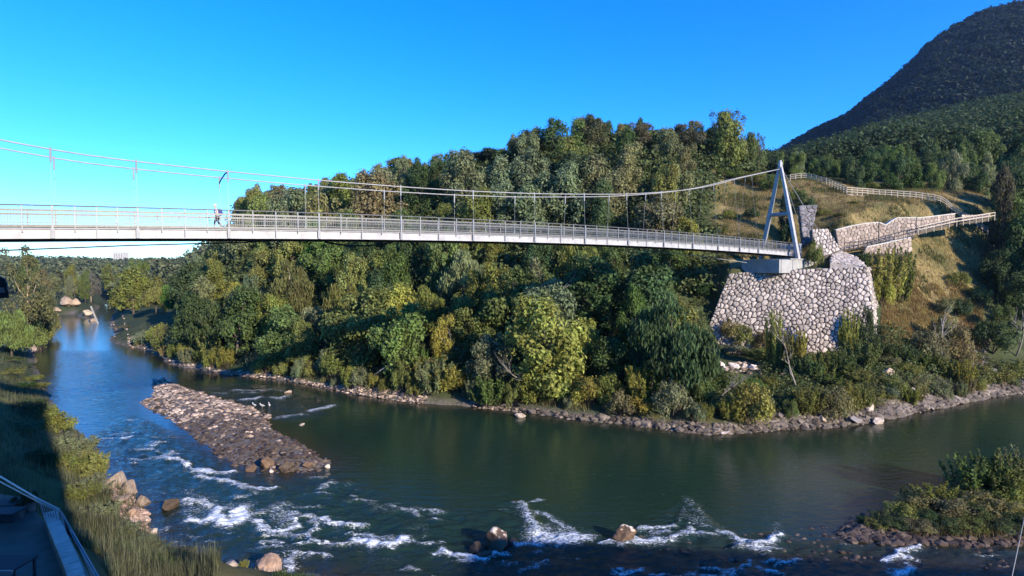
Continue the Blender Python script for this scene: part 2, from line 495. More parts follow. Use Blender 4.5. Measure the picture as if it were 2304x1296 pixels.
# ------------------------------------------------------------------ water
ST = [  # white water: picture points, half width in m, strength
 ([(350, 1018), (396, 1024)], .14, .8), ([(361, 1030), (411, 1037), (426, 1056), (468, 1064), (524, 1063)], .22, 1.2), ([(440, 1060), (500, 1064)], .3, 1.1),
 ([(445, 1068), (472, 1079), (514, 1085), (549, 1093)], .2, 1.1), ([(541, 1098), (583, 1102), (616, 1098)], .2, 1.15),
 ([(415, 1129), (450, 1132), (480, 1137)], .3, 1.0), ([(426, 1170), (455, 1174), (480, 1171), (487, 1148)], .32, 1.3), ([(491, 1167), (514, 1181), (541, 1170), (540, 1148)], .42, 1.5),
 ([(430, 1150), (540, 1140)], .7, .62), ([(420, 1110), (470, 1125)], .6, .5),
 ([(576, 1175), (591, 1190), (637, 1196), (675, 1183), (660, 1168)], .22, 1.15), ([(625, 1140), (635, 1163), (650, 1180)], .6, .72),
 ([(706, 1171), (713, 1190), (702, 1198), (700, 1212)], .18, .95), ([(713, 1167), (740, 1173), (778, 1179), (817, 1185)], .22, 1.15),
 ([(786, 1198), (836, 1206)], .2, .95), ([(801, 1219), (847, 1225), (885, 1234), (908, 1217)], .3, 1.35), ([(840, 1212), (900, 1222)], .4, .85), ([(912, 1221), (966, 1223)], .16, .9),
 ([(667, 1232), (706, 1221), (778, 1225)], .2, .95), ([(671, 1251), (740, 1253)], .2, .9), ([(660, 1250), (655, 1270), (644, 1300)], .35, .95), ([(617, 1220), (640, 1226)], .2, .85), ([(640, 1240), (620, 1300)], .4, .5),
 ([(885, 1137), (920, 1148), (943, 1162)], .18, .85), ([(830, 1128), (880, 1150)], .3, .5),
 ([(526, 878), (555, 880), (590, 878)], .35, .9), ([(545, 900), (570, 899), (587, 894)], .4, 1.0), ([(614, 896), (630, 897), (645, 892)], .4, .9), ([(698, 926), (725, 920), (748, 913)], .4, 1.0), ([(625, 940), (650, 936), (683, 934)], .4, .75), ([(540, 885), (575, 884)], .4, .7), ([(480, 884), (510, 886)], .35, .6), ([(600, 876), (640, 880)], .35, .6),
 ([(1156, 1134), (1185, 1130), (1215, 1122)], .13, .9), ([(1170, 1136), (1191, 1160), (1200, 1190), (1207, 1213)], .3, .95), ([(1212, 1153), (1260, 1172), (1308, 1206)], .25, .85),
 ([(1212, 1208), (1260, 1212), (1308, 1210)], .62, 1.05), ([(1215, 1190), (1270, 1195)], .6, .72), ([(1170, 1224), (1208, 1222), (1270, 1219), (1329, 1215)], .2, 1.1),
 ([(988, 1239), (1036, 1253), (1088, 1260), (1115, 1246)], .22, 1.2), ([(950, 1223), (995, 1218)], .16, .85),
 ([(1353, 1222), (1384, 1221), (1425, 1221)], .16, 1.1), ([(1360, 1226), (1400, 1229), (1425, 1224)], .15, .95), ([(1432, 1216), (1484, 1218)], .42, 1.1), ([(1439, 1191), (1487, 1189), (1518, 1180)], .18, .95), ([(1470, 1202), (1500, 1200)], .3, .8),
 ([(1501, 1222), (1530, 1208), (1552, 1191)], .22, 1.0), ([(1552, 1201), (1600, 1206)], .22, 1.0), ([(1549, 1122), (1532, 1172)], .3, .5), ([(1549, 1122), (1597, 1180)], .3, .5), ([(1560, 1165), (1590, 1185)], .5, .55),
 ([(1625, 1201), (1650, 1212), (1680, 1223)], .24, 1.15), ([(1700, 1226), (1734, 1221), (1752, 1205)], .22, 1.15), ([(1740, 1198), (1748, 1180)], .3, .5),
 ([(2018, 1250), (2040, 1238), (2064, 1227)], .16, 1.1), ([(1993, 1262), (2020, 1256), (2048, 1261)], .22, 1.15), ([(2005, 1294), (2035, 1286), (2051, 1277)], .24, 1.1), ([(1749, 1271), (1775, 1264), (1798, 1260)], .16, 1.0), ([(1712, 1279), (1730, 1284), (1746, 1288)], .2, 1.1),
 ([(1390, 1292), (1440, 1286)], .2, .95), ([(1665, 1286), (1690, 1266)], .16, .9), ([(1175, 1288), (1235, 1268)], .12, .8), ([(280, 989), (290, 985)], .3, 1.1), ([(270, 975), (280, 980)], .2, .7),
]
def segd(P, a, b):
    ab = b - a
    t = np.clip(((P - a) @ ab) / max(ab @ ab, 1e-9), 0, 1)
    return np.sqrt(((P - (a + t[:, None] * ab)) ** 2).sum(1))

RAP = np.array([W(*p) for p in [(300, 930), (440, 1000), (560, 1062), (740, 1066), (900, 1125), (1060, 1150), (1165, 1128), (1215, 1190), (1330, 1212), (1380, 1212), (1545, 1130), (1620, 1200), (1740, 1205), (1800, 1220), (2100, 1225), (2320, 1240), (2320, 1310), (400, 1310), (330, 1200), (240, 1060), (190, 990)]])
RIF = np.array([W(*p) for p in [(440, 870), (520, 862), (640, 872), (760, 905), (760, 935), (640, 950), (600, 930), (500, 898)]])
UPS = np.array([W(*p) for p in [(110, 790), (250, 790), (380, 840), (340, 900), (330, 950), (230, 990), (130, 900)]])

def water():
    us = np.concatenate([np.linspace(-900, -30, 24), np.arange(-20, 2326, 5.0), np.linspace(2340, 4200, 30)])
    ks = np.concatenate([np.arange(1330, 900, -2.2), np.arange(900, 680, -2.2)])
    ys = H * F / (ks - 600.0)
    ys = np.concatenate([[10, 16, 22, 26], ys, [300, 340]])
    U, Y = np.meshgrid(us, ys)
    X = (U - 1152) / F * Y
    x, y = X.ravel(), Y.ravel()
    P = np.stack([x, y], 1)
    # shift the pattern a little so strokes are ragged
    wx = x + (fbm(x * 1.3, y * 1.3, 21) - .5) * 1.1
    wy = y + (fbm(x * 1.3, y * 1.3, 31) - .5) * .9
    Q = np.stack([wx, wy], 1)
    foam = np.zeros(len(x))
    for pts, w, s in ST:
        ww = [np.array(W(*p)) for p in pts]
        lo = np.min(ww, 0) - w * 6 - 1; hi = np.max(ww, 0) + w * 6 + 1
        k = np.where((Q[:, 0] > lo[0]) & (Q[:, 0] < hi[0]) & (Q[:, 1] > lo[1]) & (Q[:, 1] < hi[1]))[0]
        if not len(k): continue
        d = np.min([segd(Q[k], a, b) for a, b in zip(ww[:-1], ww[1:])], 0)
        foam[k] = np.maximum(foam[k], s * np.exp(-(d / (w * 1.6)) ** 2))
    rap = np.clip(sdist(P, RAP) / 1.5 + .3, 0, 1)
    rif = np.clip(sdist(P, RIF) / 3 + .3, 0, 1)
    ups = np.clip(sdist(P, UPS) / 6 + .3, 0, 1)
    rough = np.maximum(np.maximum(rap, .75 * rif), .45 * ups)
    # scattered flecks in the rapids
    fl = vnoise(x * .9 + y * .2, y * 2.6, 41) * vnoise(x * .35, y * .5, 43)
    foam = np.maximum(foam, np.clip(rap * (fl - .36) * 3.0, 0, .8))
    fl2 = vnoise(x * .5, y * 1.2, 44)
    foam = np.maximum(foam, np.clip(rif * (fl2 - .82) * 4.0, 0, .55))
    fld = np.clip(1 - np.abs(sdist(P, np.array([W(*p) for p in [(683, 1080), (740, 1070), (800, 1100), (850, 1128), (800, 1132), (700, 1110)]])) - .8) / 1.6, 0, 1)
    foam = np.maximum(foam, np.clip(fld * (vnoise(x * 1.1, y * 2.4, 47) - .55) * 3.0, 0, .8))
    w1 = (fbm(x * .7 + 3, y * .9, 51) - .5) * .34 + (fbm(x * 2, y * 2.6, 52) - .5) * .16
    z = rough * w1 * np.clip(1.4 - y / 120, .3, 1) + np.clip(foam, 0, 1.3) * .13 * (.5 + vnoise(x * 3, y * 3, 53))
    z = np.where(rough < .02, 0, z) * np.clip((y - 26) / 4, 0, 1)
    nu, ny = len(us), len(ys)
    idx = np.arange(nu * ny).reshape(ny, nu)
    Fc = np.stack([idx[:-1, :-1], idx[:-1, 1:], idx[1:, 1:], idx[1:, :-1]], -1).reshape(-1, 4)
    m, t, b, o = newmat('river_water')
    tc = nd(t, 'ShaderNodeTexCoord')
    fa = nd(t, 'ShaderNodeAttribute', attribute_name='foam')
    ra = nd(t, 'ShaderNodeAttribute', attribute_name='rough')
    da = nd(t, 'ShaderNodeAttribute', attribute_name='shallow')
    mp = nd(t, 'ShaderNodeMapping'); mp.inputs['Scale'].default_value = (.8, 1.9, 1)
    t.links.new(tc.outputs['Object'], mp.inputs['Vector'])
    n1 = nd(t, 'ShaderNodeTexNoise', Scale=1.0, Detail=4, Roughness=.55, Distortion=.4)
    n2 = nd(t, 'ShaderNodeTexNoise', Scale=3.4, Detail=9, Roughness=.74, Distortion=2.2)
    t.links.new(mp.outputs[0], n1.inputs['Vector']); t.links.new(mp.outputs[0], n2.inputs['Vector'])
    # foam mask
    a1 = nd(t, 'ShaderNodeMath', operation='MULTIPLY_ADD'); a1.inputs[1].default_value = 4.6; a1.inputs[2].default_value = -2.85
    t.links.new(n2.outputs['Fac'], a1.inputs[0])
    a2 = nd(t, 'ShaderNodeMath', operation='ADD')
    t.links.new(a1.outputs[0], a2.inputs[0]); t.links.new(fa.outputs['Fac'], a2.inputs[1])
    mk = nd(t, 'ShaderNodeMapRange', interpolation_type='SMOOTHSTEP'); mk.inputs[1].default_value = .0; mk.inputs[2].default_value = .75
    t.links.new(a2.outputs[0], mk.inputs[0])
    wc = ramp(t, da.outputs['Fac'], [(0, (.012, .030, .018)), (.5, (.014, .024, .014)), (1, (.030, .022, .013))])
    mx = nd(t, 'ShaderNodeMix', data_type='RGBA')
    mx.inputs[7].default_value = (.80, .82, .86, 1)
    t.links.new(mk.outputs[0], mx.inputs[0]); t.links.new(wc.outputs[0], mx.inputs[6])
    t.links.new(mx.outputs[2], b.inputs['Base Color'])
    ro = nd(t, 'ShaderNodeMapRange'); ro.inputs[3].default_value = .06; ro.inputs[4].default_value = .75
    t.links.new(mk.outputs[0], ro.inputs[0]); t.links.new(ro.outputs[0], b.inputs['Roughness'])
    b.inputs['IOR'].default_value = 1.333
    b.inputs['Specular IOR Level'].default_value = .5
    st = nd(t, 'ShaderNodeMath', operation='MULTIPLY_ADD'); st.inputs[1].default_value = .55; st.inputs[2].default_value = .10
    t.links.new(ra.outputs['Fac'], st.inputs[0])
    b1 = nd(t, 'ShaderNodeBump', Distance=.35); b2 = nd(t, 'ShaderNodeBump', Distance=.06)
    t.links.new(n1.outputs['Fac'], b1.inputs['Height']); t.links.new(st.outputs[0], b1.inputs['Strength'])
    t.links.new(n2.outputs['Fac'], b2.inputs['Height']); t.links.new(st.outputs[0], b2.inputs['Strength'])
    t.links.new(b1.outputs[0], b2.inputs['Normal']); t.links.new(b2.outputs[0], b.inputs['Normal'])
    me = npmesh('river', np.stack([x, y, z], 1), Fc, [m], True)
    addattr(me, 'foam', foam * .92); addattr(me, 'rough', rough)
    dr = sdist(P, RIVER); dr = np.minimum(dr, np.minimum(-sdist(P, BAR), -sdist(P, ISLE)))
    sh = np.clip(1 - dr / 4.5, 0, 1) * .9
    sh = np.maximum(sh, np.clip((W(1200, 1212)[1] + 1 - y) / 4, 0, 1) * np.clip((x + 8) / 10, 0, 1) * .9)
    sh = np.maximum(sh, rif * .6)
    addattr(me, 'shallow', sh)
    ob = link('river', me); ob['kind'] = 'structure'
water()
# ------------------------------------------------------------------ foliage meshes
def leaf_quads(C, N, S, rng, droop=0.0, aspect=.55, fold=.12):
    n = len(C)
    R = rng.normal(size=(n, 3))
    T = np.cross(N, R); T /= np.linalg.norm(T, axis=1)[:, None] + 1e-9
    if droop:
        T = T * (1 - droop) + np.array([0, 0, -1.0]) * droop
        T /= np.linalg.norm(T, axis=1)[:, None]
    B = np.cross(N, T); B /= np.linalg.norm(B, axis=1)[:, None] + 1e-9
    Nn = np.cross(T, B)
    s = S[:, None]
    V = np.stack([C - T * s * .5, C + B * s * aspect * .5 + Nn * s * fold, C + T * s * .5, C - B * s * aspect * .5 + Nn * s * fold], 1)
    return V.reshape(-1, 3), np.arange(n * 4).reshape(n, 4)

def unit(v): return v / (np.linalg.norm(v, axis=-1, keepdims=True) + 1e-9)

def crown_points(kind, rng, n):
    """points, outward directions and lobe list for a crown 1 high standing on z = 0"""
    if kind == 'round':
        L = []
        lean = rng.normal(0, .10, 2)
        for _ in range(30):
            z = rng.uniform(.12, .90); q = rng.uniform(.05, 1) ** .5 * (.20 + .22 * math.sin(PI * min(1, z * 1.12)) ** .8) * rng.uniform(.6, 1.15); a = rng.uniform(0, 2 * PI)
            L.append((q * math.cos(a) + lean[0] * z, q * math.sin(a) + lean[1] * z, z, rng.uniform(.06, .17)))
    elif kind == 'tall':
        L = [(rng.normal(0, .1), rng.normal(0, .1), rng.uniform(.2, .88), rng.uniform(.07, .13)) for _ in range(30)]
    elif kind == 'cone':
        L = []
        for _ in range(34):
            z = rng.uniform(.1, .95); a = rng.uniform(0, 2 * PI); q = .2 * (1 - z) ** .7
            L.append((q * math.cos(a), q * math.sin(a), z, .05 + .09 * (1 - z)))
    elif kind == 'airy':
        L = [(rng.normal(0, .12), rng.normal(0, .12), rng.uniform(.32, .93), rng.uniform(.05, .10)) for _ in range(34)]
    elif kind == 'willow':
        L = []
        for _ in range(30):
            a = rng.uniform(0, 2 * PI); q = .36 * math.sqrt(rng.uniform(0, 1))
            L.append((q * math.cos(a), q * math.sin(a), .12 + .74 * math.sqrt(max(0, 1 - (q / .42) ** 2)) * rng.uniform(.3, 1), rng.uniform(.08, .14)))
    elif kind == 'bush':
        L = []
        for _ in range(24):
            a = rng.uniform(0, 2 * PI); q = .62 * math.sqrt(rng.uniform(0, 1))
            L.append((q * math.cos(a), q * math.sin(a), .15 + .62 * rng.uniform(.2, 1) * math.sqrt(max(.05, 1 - (q / .72) ** 2)), rng.uniform(.13, .24)))
    L = np.array(L)
    w = L[:, 3] ** 2; w /= w.sum()
    k = rng.choice(len(L), n, p=w)
    D = unit(rng.normal(size=(n, 3)) + np.array([0, 0, .35]))
    ctr = np.array([0, 0, L[:, 2].mean()])
    out = unit(L[k, :3] - ctr + 1e-6)
    D = unit(D + out * .45)
    rad = L[k, 3] * (rng.uniform(.55, 1.15, n) + .55 * rng.uniform(0, 1, n) ** 5)
    Pq = L[k, :3] + D * rad[:, None]
    return Pq, D, L

def mk_crown(kind, seed, h, n, leaf):
    rng = np.random.default_rng(seed)
    Pq, D, L = crown_points(kind, rng, n)
    C = Pq * h
    C[:, 2] = np.maximum(C[:, 2], .05)
    Nn = unit(D + rng.normal(size=D.shape) * .45 + np.array([0, 0, .25]))
    S = leaf * rng.uniform(.65, 1.4, n)
    V, Fc = leaf_quads(C, Nn, S, rng, .75 if kind == 'willow' else .0, .34 if kind == 'willow' else .62)
    me = npmesh('crown_' + kind, V, Fc, [M['leaf']])
    # trunk and limbs
    b = MB()
    order = sorted(range(len(L)), key=lambda i: L[i][2])
    top = L[order[-1]]
    r0 = h * (.012 if kind in ('cone', 'tall', 'airy') else .02)
    pts = []
    for i in range(7):
        t = i / 6
        pts.append(Vector((math.sin(t * 3 + seed) * .02 * h * t + top[0] * h * t * .6, math.cos(t * 2.3 + seed) * .02 * h * t + top[1] * h * t * .6, t * .86 * h)))
    pts[0].z = -.5
    b.tube(pts, [r0 * (1.25 - t / 6 * 1.1) for t in range(7)], 7)
    for i in order[::3]:
        l = Vector(L[i][:3]) * h
        zz = min(max(l.z * .62, .12 * h), .75 * h)
        k = zz / (.86 * h) * 6
        a = pts[int(k)].lerp(pts[min(int(k) + 1, 6)], k - int(k))
        m = a.lerp(l, .5) + Vector((0, 0, -.03 * h))
        b.tube([a, m, l], [r0 * .5, r0 * .36, r0 * .12], 5)
    mt = bpy.data.meshes.new('trunk_' + kind)
    mt.from_pydata(b.v, [], b.f); mt.materials.append(M['bark'])
    mt.polygons.foreach_set('use_smooth', [True] * len(mt.polygons))
    r = (np.linalg.norm(C[:, :2], axis=1)).max() / h
    return me, mt, h, r

def mk_bush(seed, h, n, leaf, spiky=0.0):
    rng = np.random.default_rng(seed)
    if spiky:
        # many upright leafy shoots
        sh = 46; pk = n // sh
        P_, N_ = [], []
        b = MB()
        for s in range(sh):
            a = rng.uniform(0, 2 * PI); q = .5 * math.sqrt(rng.uniform(0, 1)) * h
            base = np.array([q * .5 * math.cos(a), q * .5 * math.sin(a), 0])
            tip = np.array([q * math.cos(a), q * math.sin(a), h * rng.uniform(.55, 1.0) * (1 - .45 * q / h)])
            t = rng.uniform(.12, 1, pk)[:, None]
            p = base + (tip - base) * t + rng.normal(size=(pk, 3)) * .045 * h * (1.15 - t)
            P_.append(p); N_.append(unit(rng.normal(size=(pk, 3)) + np.array([0, 0, .2])))
            b.tube([base, tip], [.012 * h, .004 * h], 4)
        C = np.concatenate(P_); Nn = np.concatenate(N_)
        V, Fc = leaf_quads(C, Nn, leaf * rng.uniform(.6, 1.3, len(C)), rng, -.45, .34)
    else:
        Pq, D, L = crown_points('bush', rng, n)
        C = Pq * h; C[:, 2] = np.maximum(C[:, 2], .02)
        Nn = unit(D + rng.normal(size=D.shape) * .45 + np.array([0, 0, .25]))
        V, Fc = leaf_quads(C, Nn, leaf * rng.uniform(.6, 1.4, n), rng, 0, .55)
        b = MB()
        for i in range(0, len(L), 3):
            l = Vector(L[i][:3]) * h
            b.tube([Vector((l.x * .15, l.y * .15, -.15)), l * .6, l], [.02 * h, .014 * h, .005 * h], 5)
    me = npmesh('foliage', V, Fc, [M['leaf']])
    mt = bpy.data.meshes.new('stem'); mt.from_pydata(b.v, [], b.f); mt.materials.append(M['bark'])
    return me, mt, h, np.linalg.norm(C[:, :2], axis=1).max() / h

CR = {
 'round': [mk_crown('round', 100 + i, 10, 6500, .46) for i in range(7)],
 'tall': [mk_crown('tall', 120 + i, 12, 6000, .42) for i in range(3)],
 'cone': [mk_crown('cone', 130 + i, 11, 5500, .40) for i in range(3)],
 'airy': [mk_crown('airy', 140 + i, 12, 3000, .36) for i in range(2)],
 'willow': [mk_crown('willow', 150 + i, 9, 6000, .55) for i in range(3)],
}
BU = {'bush': [mk_bush(200 + i, 3, 2600, .24) for i in range(4)], 'shoots': [mk_bush(220 + i, 3, 3400, .26, 1.0) for i in range(3)]}

COLS = {'olive green': (0.212, 0.226, 0.059), 'dark green': (0.080, 0.121, 0.043), 'yellow green': (0.307, 0.302, 0.065), 'bright green': (0.118, 0.204, 0.043), 'grey green': (0.212, 0.238, 0.118), 'brownish': (0.256, 0.226, 0.100), 'mid green': (0.139, 0.189, 0.053), 'golden': (0.352, 0.287, 0.059)}
ORD = 'first second third fourth fifth sixth seventh eighth ninth tenth eleventh twelfth thirteenth fourteenth fifteenth sixteenth seventeenth eighteenth nineteenth'.split()
TENS = {2: 'twent', 3: 'thirt', 4: 'fort', 5: 'fift', 6: 'sixt', 7: 'sevent', 8: 'eight', 9: 'ninet'}
def ordinal(i):
    if i <= 19: return ORD[i - 1]
    if i >= 100: return 'hundred and ' + ordinal(i - 100) if i > 100 else 'hundredth'
    a, b = divmod(i, 10)
    return TENS[a] + 'ieth' if b == 0 else TENS[a] + 'y-' + ORD[b - 1]

def tint(c, rng, amt=.18):
    k = 1 + rng.uniform(-amt, amt)
    return (c[0] * k * (1 + rng.uniform(-.1, .1)), c[1] * k, c[2] * k * (1 + rng.uniform(-.15, .15)), 1)

def plant(name, src, loc, height, width, color, parts=('trunk', 'crown'), bark=(1, 1, 1), rz=None, lean=0.0):
    cme, tme, h, r = src
    root = empty(name, loc, RNG.uniform(0, 2 * PI) if rz is None else rz)
    sz = height / h
    sx = width / (2 * r * h)
    root.scale = (sx, sx, sz)
    root.rotation_euler.x = lean
    t = link(parts[0], tme, root); t.color = (*bark, 1)
    c = link(parts[1], cme, root); c.color = color if len(color) == 4 else (*color, 1)
    return root

def tree(kind, px, pyt, Y, wpx, col, bark=(1, 1, 1), var=None, base=None, lean=0.0):
    """a tree standing at picture column px, Y metres off, its top at picture row pyt, wpx wide"""
    p = base or foot(px, Y)
    top = at(px, pyt, Y).z
    hgt = max(1.5, top - p.z)
    src = CR[kind][RNG.randrange(len(CR[kind])) if var is None else var]
    c = COLS[col] if isinstance(col, str) else col
    return plant('tree', src, p, hgt / .95, wpx / F * Y, tint(c, RNG, .1), bark=bark, lean=lean)

def shrub(kind, px, pyt, Y, wpx, col, base=None):
    p = base or foot(px, Y)
    hgt = max(.5, at(px, pyt, p.y).z - p.z)
    src = BU[kind][RNG.randrange(len(BU[kind]))]
    c = COLS[col] if isinstance(col, str) else col
    return plant('shrub', src, p, hgt / .9, wpx / F * p.y, tint(c, RNG, .12), parts=('stem', 'foliage'))

# ------------------------------------------------------------------ the wooded bank, tree by tree
SKY = [(-200, 560), (0, 568), (100, 566), (240, 582), (300, 580), (380, 572), (440, 556), (500, 548), (535, 480), (550, 432), (600, 408), (640, 425), (680, 420), (740, 398), (800, 392), (850, 385), (880, 358), (940, 355), (990, 352), (1030, 342), (1080, 338), (1120, 352), (1140, 312), (1180, 300), (1230, 278), (1290, 272), (1340, 266), (1400, 275), (1450, 272), (1470, 300), (1500, 288), (1540, 276), (1580, 284), (1640, 262), (1665, 300), (1690, 330), (1710, 305), (1730, 340), (1800, 342), (1870, 345), (1930, 330), (2000, 326), (2060, 318), (2120, 300), (2200, 285), (2304, 275), (2600, 250)]
DECK = [(0, 548), (517, 545), (900, 545), (1200, 552), (1500, 562), (1790, 580)]
sky_y = lambda px: np.interp(px, [p[0] for p in SKY], [p[1] for p in SKY])
deck_y = lambda px: np.interp(px, [p[0] for p in DECK], [p[1] for p in DECK])
BD = Vector((.804, .595, 0)); BN = Vector((.595, -.804, 0)); BA = Vector((-20.2, 40, 0)) - BN * 1.7

TREES = []   # (root, colour word, shape word, px, py of the crown)
SHAPE = {'round': 'round-crowned', 'tall': 'tall narrow', 'cone': 'pointed', 'airy': 'thin airy', 'willow': 'feathery'}
def keep(root, col, kind, px, pyt, Y): TREES.append([root, col, kind, px, pyt, Y])

named = []
def special(label, *a, **k):
    o = tree(*a, **k); tag(o, label, 'tree'); named.append(o); return o

pale = (3.6, 3.5, 3.3)
special('pale olive willow leaning left with a bare forked trunk below the walker', 'willow', 565, 632, 96, 120, (.17, .165, .06), bark=pale, var=0, lean=0)
special('feathery olive tree with a pale upright trunk in the middle of the left bank', 'willow', 772, 625, 86, 118, (.185, .175, .055), bark=pale, var=1)
special('olive tree with pale twisted limbs between the two willows on the bank', 'willow', 660, 590, 98, 110, (.16, .155, .06), bark=pale, var=2)
special('light grey-green pyramidal tree standing alone below the middle of the deck', 'cone', 1203, 582, 82, 86, (.17, .18, .105), var=0)
special('golden-topped tree on the skyline above the second hanger pair right of the walker', 'round', 903, 356, 145, 90, (.22, .19, .05))
special('bright green tree just under the deck left of the mid span', 'round', 885, 560, 92, 105, (.095, .15, .04))
special('thin airy poplar, tallest at the right end of the wooded skyline', 'airy', 1632, 258, 128, 95, (.11, .125, .09), bark=pale, var=0)
special('sparse small poplar standing alone on the skyline left of the pylon top', 'airy', 1706, 302, 130, 50, (.10, .12, .08), bark=pale, var=1)
special('tall brownish tree with a sunlit right edge on the highest skyline', 'tall', 1440, 274, 126, 95, (.145, .125, .07))
special('big domed tree on the highest skyline left of the tall brownish one', 'round', 1340, 266, 127, 120, (.125, .125, .055))
special('broad dark tree where the skyline steps up above the mid span', 'round', 1195, 298, 128, 150, (.062, .08, .036))
special('near-black dense tree on the skyline just left of the big step', 'round', 1095, 338, 134, 110, (.04, .06, .034))
special('tall grey-brown pair-stemmed tree between the highest dome and the airy poplar', 'tall', 1545, 278, 126, 100, (.135, .125, .075))
special('vivid green tree beside the top left corner of the boulder wall', 'round', 1583, 636, 88.5, 80, (.075, .14, .04))
special('large light green tree low on the bank left of the boulder wall', 'round', 1432, 655, 73, 130, (.095, .16, .035))
special('yellow green spreading tree beneath the dark shadow on the left bank', 'round', 990, 680, 82, 85, (.16, .17, .04))
special('tall wispy willow with bare upright poles on the left river bank', 'airy', 62, 560, 113, 135, (.17, .17, .07), bark=pale, var=1)
special('dense willow hanging over the water left of the pale bank boulders', 'willow', 90, 640, 122, 90, (.12, .13, .06), bark=pale, var=2)
special('grey leafless-looking tree among the far woods above the river bend', 'airy', 205, 612, 240, 62, (.17, .165, .13), bark=pale, var=1)
special('sunlit tall tree with a brown trunk at the right end of the rail fence', 'tall', 2252, 385, 96, 62, (.115, .105, .06), bark=(2, 1.7, 1.4))
special('bright green shrubby tree standing behind the middle of the rail fence', 'cone', 2000, 388, 114, 64, (.08, .13, .045))
special('dark pointed evergreen directly behind the pylon legs', 'cone', 1766, 420, 97, 42, (.045, .075, .035))

def far_enough(p, lst, r):
    return all((p.x - q.x) ** 2 + (p.y - q.y) ** 2 > r * r for q in lst)

placed = [o.location.copy() for o in named]
PAL_LOW = ['dark green'] * 3 + ['mid green'] * 5 + ['olive green'] * 6 + ['grey green'] * 3 + ['yellow green'] * 2 + ['bright green'] * 1
PAL_TOP = ['dark green'] * 5 + ['mid green'] * 2 + ['olive green'] * 4 + ['brownish'] * 5 + ['grey green'] * 5
PAL_PINE = ['dark green'] * 6 + ['mid green'] * 6 + ['grey green'] * 2
def fill(n, pxa, pxb, Ya, Yb, sep, kinds, pal, hrange, wk=(.7, 1.0), cond=None):
    c = 0
    for _ in range(n):
        px = RNG.uniform(pxa, pxb); Y = math.sqrt(RNG.uniform(Ya ** 2, Yb ** 2))
        x = (px - 1152) / F * Y
        if sdist([(x, Y)], RIVER)[0] > -2.2: continue
        p = Vector((x, Y, 0))
        s = sep * (.8 + .35 * Y / 100)
        if not far_enough(p, placed, s): continue
        if cond and not cond(px, x, Y): continue
        p.z = gz(x, Y)
        hgt = RNG.uniform(*hrange)
        sy = sky_y(px) + RNG.uniform(-4, 16)
        top = min(p.z + hgt, at(px, sy, Y).z)
        lat = (p - BA).dot(BN); sA = (p - BA).dot(BD)
        if abs(lat) < 5.5 and sA < 84: top = min(top, 17.4)
        if lat > 3 and sA < 84: top = min(top, at(px, deck_y(px) + 18, Y).z)
        if top - p.z < 2.2: continue
        kind = RNG.choice(kinds); col = RNG.choice(pal)
        hh_ = top - p.z
        w = hh_ * RNG.uniform(*wk) * {'round': .95, 'tall': .55, 'cone': .5, 'airy': .5, 'willow': .95}[kind]
        w = max(w, 3.2)
        src = RNG.choice(CR[kind])
        o = plant('tree', src, p, hh_ / .95, w, tint(COLS[col], RNG))
        keep(o, col, kind, *proj(p + Vector((0, 0, hh_ * .6))), Y)
        placed.append(p); c += 1
    return c

def ridge():
    px = 545
    while px < 1690:
        Y = float(np.interp(px, [480, 560, 700, 900, 1100, 1300, 1600, 1700], [146, 150, 148, 143, 134, 129, 130, 122])) + RNG.uniform(-3, 3)
        p = foot(px, Y)
        sy = sky_y(px) + RNG.uniform(-3, 9)
        top = at(px, sy, Y).z
        if far_enough(p, placed, 2.6) and top - p.z > 2.5:
            col = RNG.choice(PAL_TOP); kind = RNG.choice(['round'] * 4 + ['tall'])
            h_ = top - p.z + 2.5
            p.z -= 2.5
            o = plant('tree', RNG.choice(CR[kind]), p, h_ / .95, max(5.5, h_ * RNG.uniform(.75, 1.0)), tint(COLS[col], RNG))
            keep(o, col, kind, *proj(p + Vector((0, 0, h_ * .6))), Y); placed.append(p)
        px += RNG.uniform(26, 44)
ridge()
okA = lambda px, x, Y: not (px > 1560 and Y < 121)
fill(900, 480, 1690, 95, 140, 5.0, ['round'] * 5 + ['tall'] * 2, PAL_TOP, (8, 14), (1.0, 1.4), lambda px, x, Y: okA(px, x, Y) and gz(x, Y) >= 17)
fill(2400, 420, 1600, 63, 128, 4.45, ['round'] * 5 + ['tall', 'willow'], PAL_LOW, (5.5, 11.5), (.95, 1.35), lambda px, x, Y: okA(px, x, Y) and not (px > 1535 and Y < 87) and gz(x, Y) < 18)
fill(160, 240, 520, 84, 200, 8.5, ['round'] * 4 + ['willow'] * 2, PAL_LOW, (8, 13), (.9, 1.2))
fill(300, 60, 340, 207, 262, 7.0, ['round'] * 4 + ['tall', 'willow'], ['olive green', 'grey green', 'mid green', 'brownish', 'olive green'], (11, 19), (.7, 1.0))
fill(30, -150, 100, 75, 140, 9.0, ['round', 'willow'], ['olive green', 'mid green', 'grey green'], (7, 13), (.8, 1.1))
def fence_row(px0, px1, step, Ya, Yb, t0, t1):
    px = px0
    while px < px1:
        Y = RNG.uniform(Ya, Yb) - max(0, px - 2150) * .03
        p = foot(px, Y)
        if p.z > 24 and far_enough(p, placed, 2.2):
            top = at(px, RNG.uniform(t0, t1) + abs(px - 2050) * .02, Y).z; h_ = max(4, top - p.z + 1.2); p.z -= 1.2
            col = RNG.choice(PAL_PINE); kind = RNG.choice(['round', 'round', 'cone', 'tall'])
            o = plant('tree', RNG.choice(CR[kind]), p, h_ / .95, max(4.5, h_ * RNG.uniform(.55, .8)), tint(COLS[col], RNG))
            keep(o, col, kind, *proj(p + Vector((0, 0, h_ * .6))), Y); placed.append(p)
        px += step * RNG.uniform(.75, 1.25)
fence_row(1795, 1920, 30, 121, 125, 338, 362)
fence_row(1925, 2240, 30, 114, 118, 335, 372)
fence_row(1800, 2330, 34, 124, 130, 322, 350)
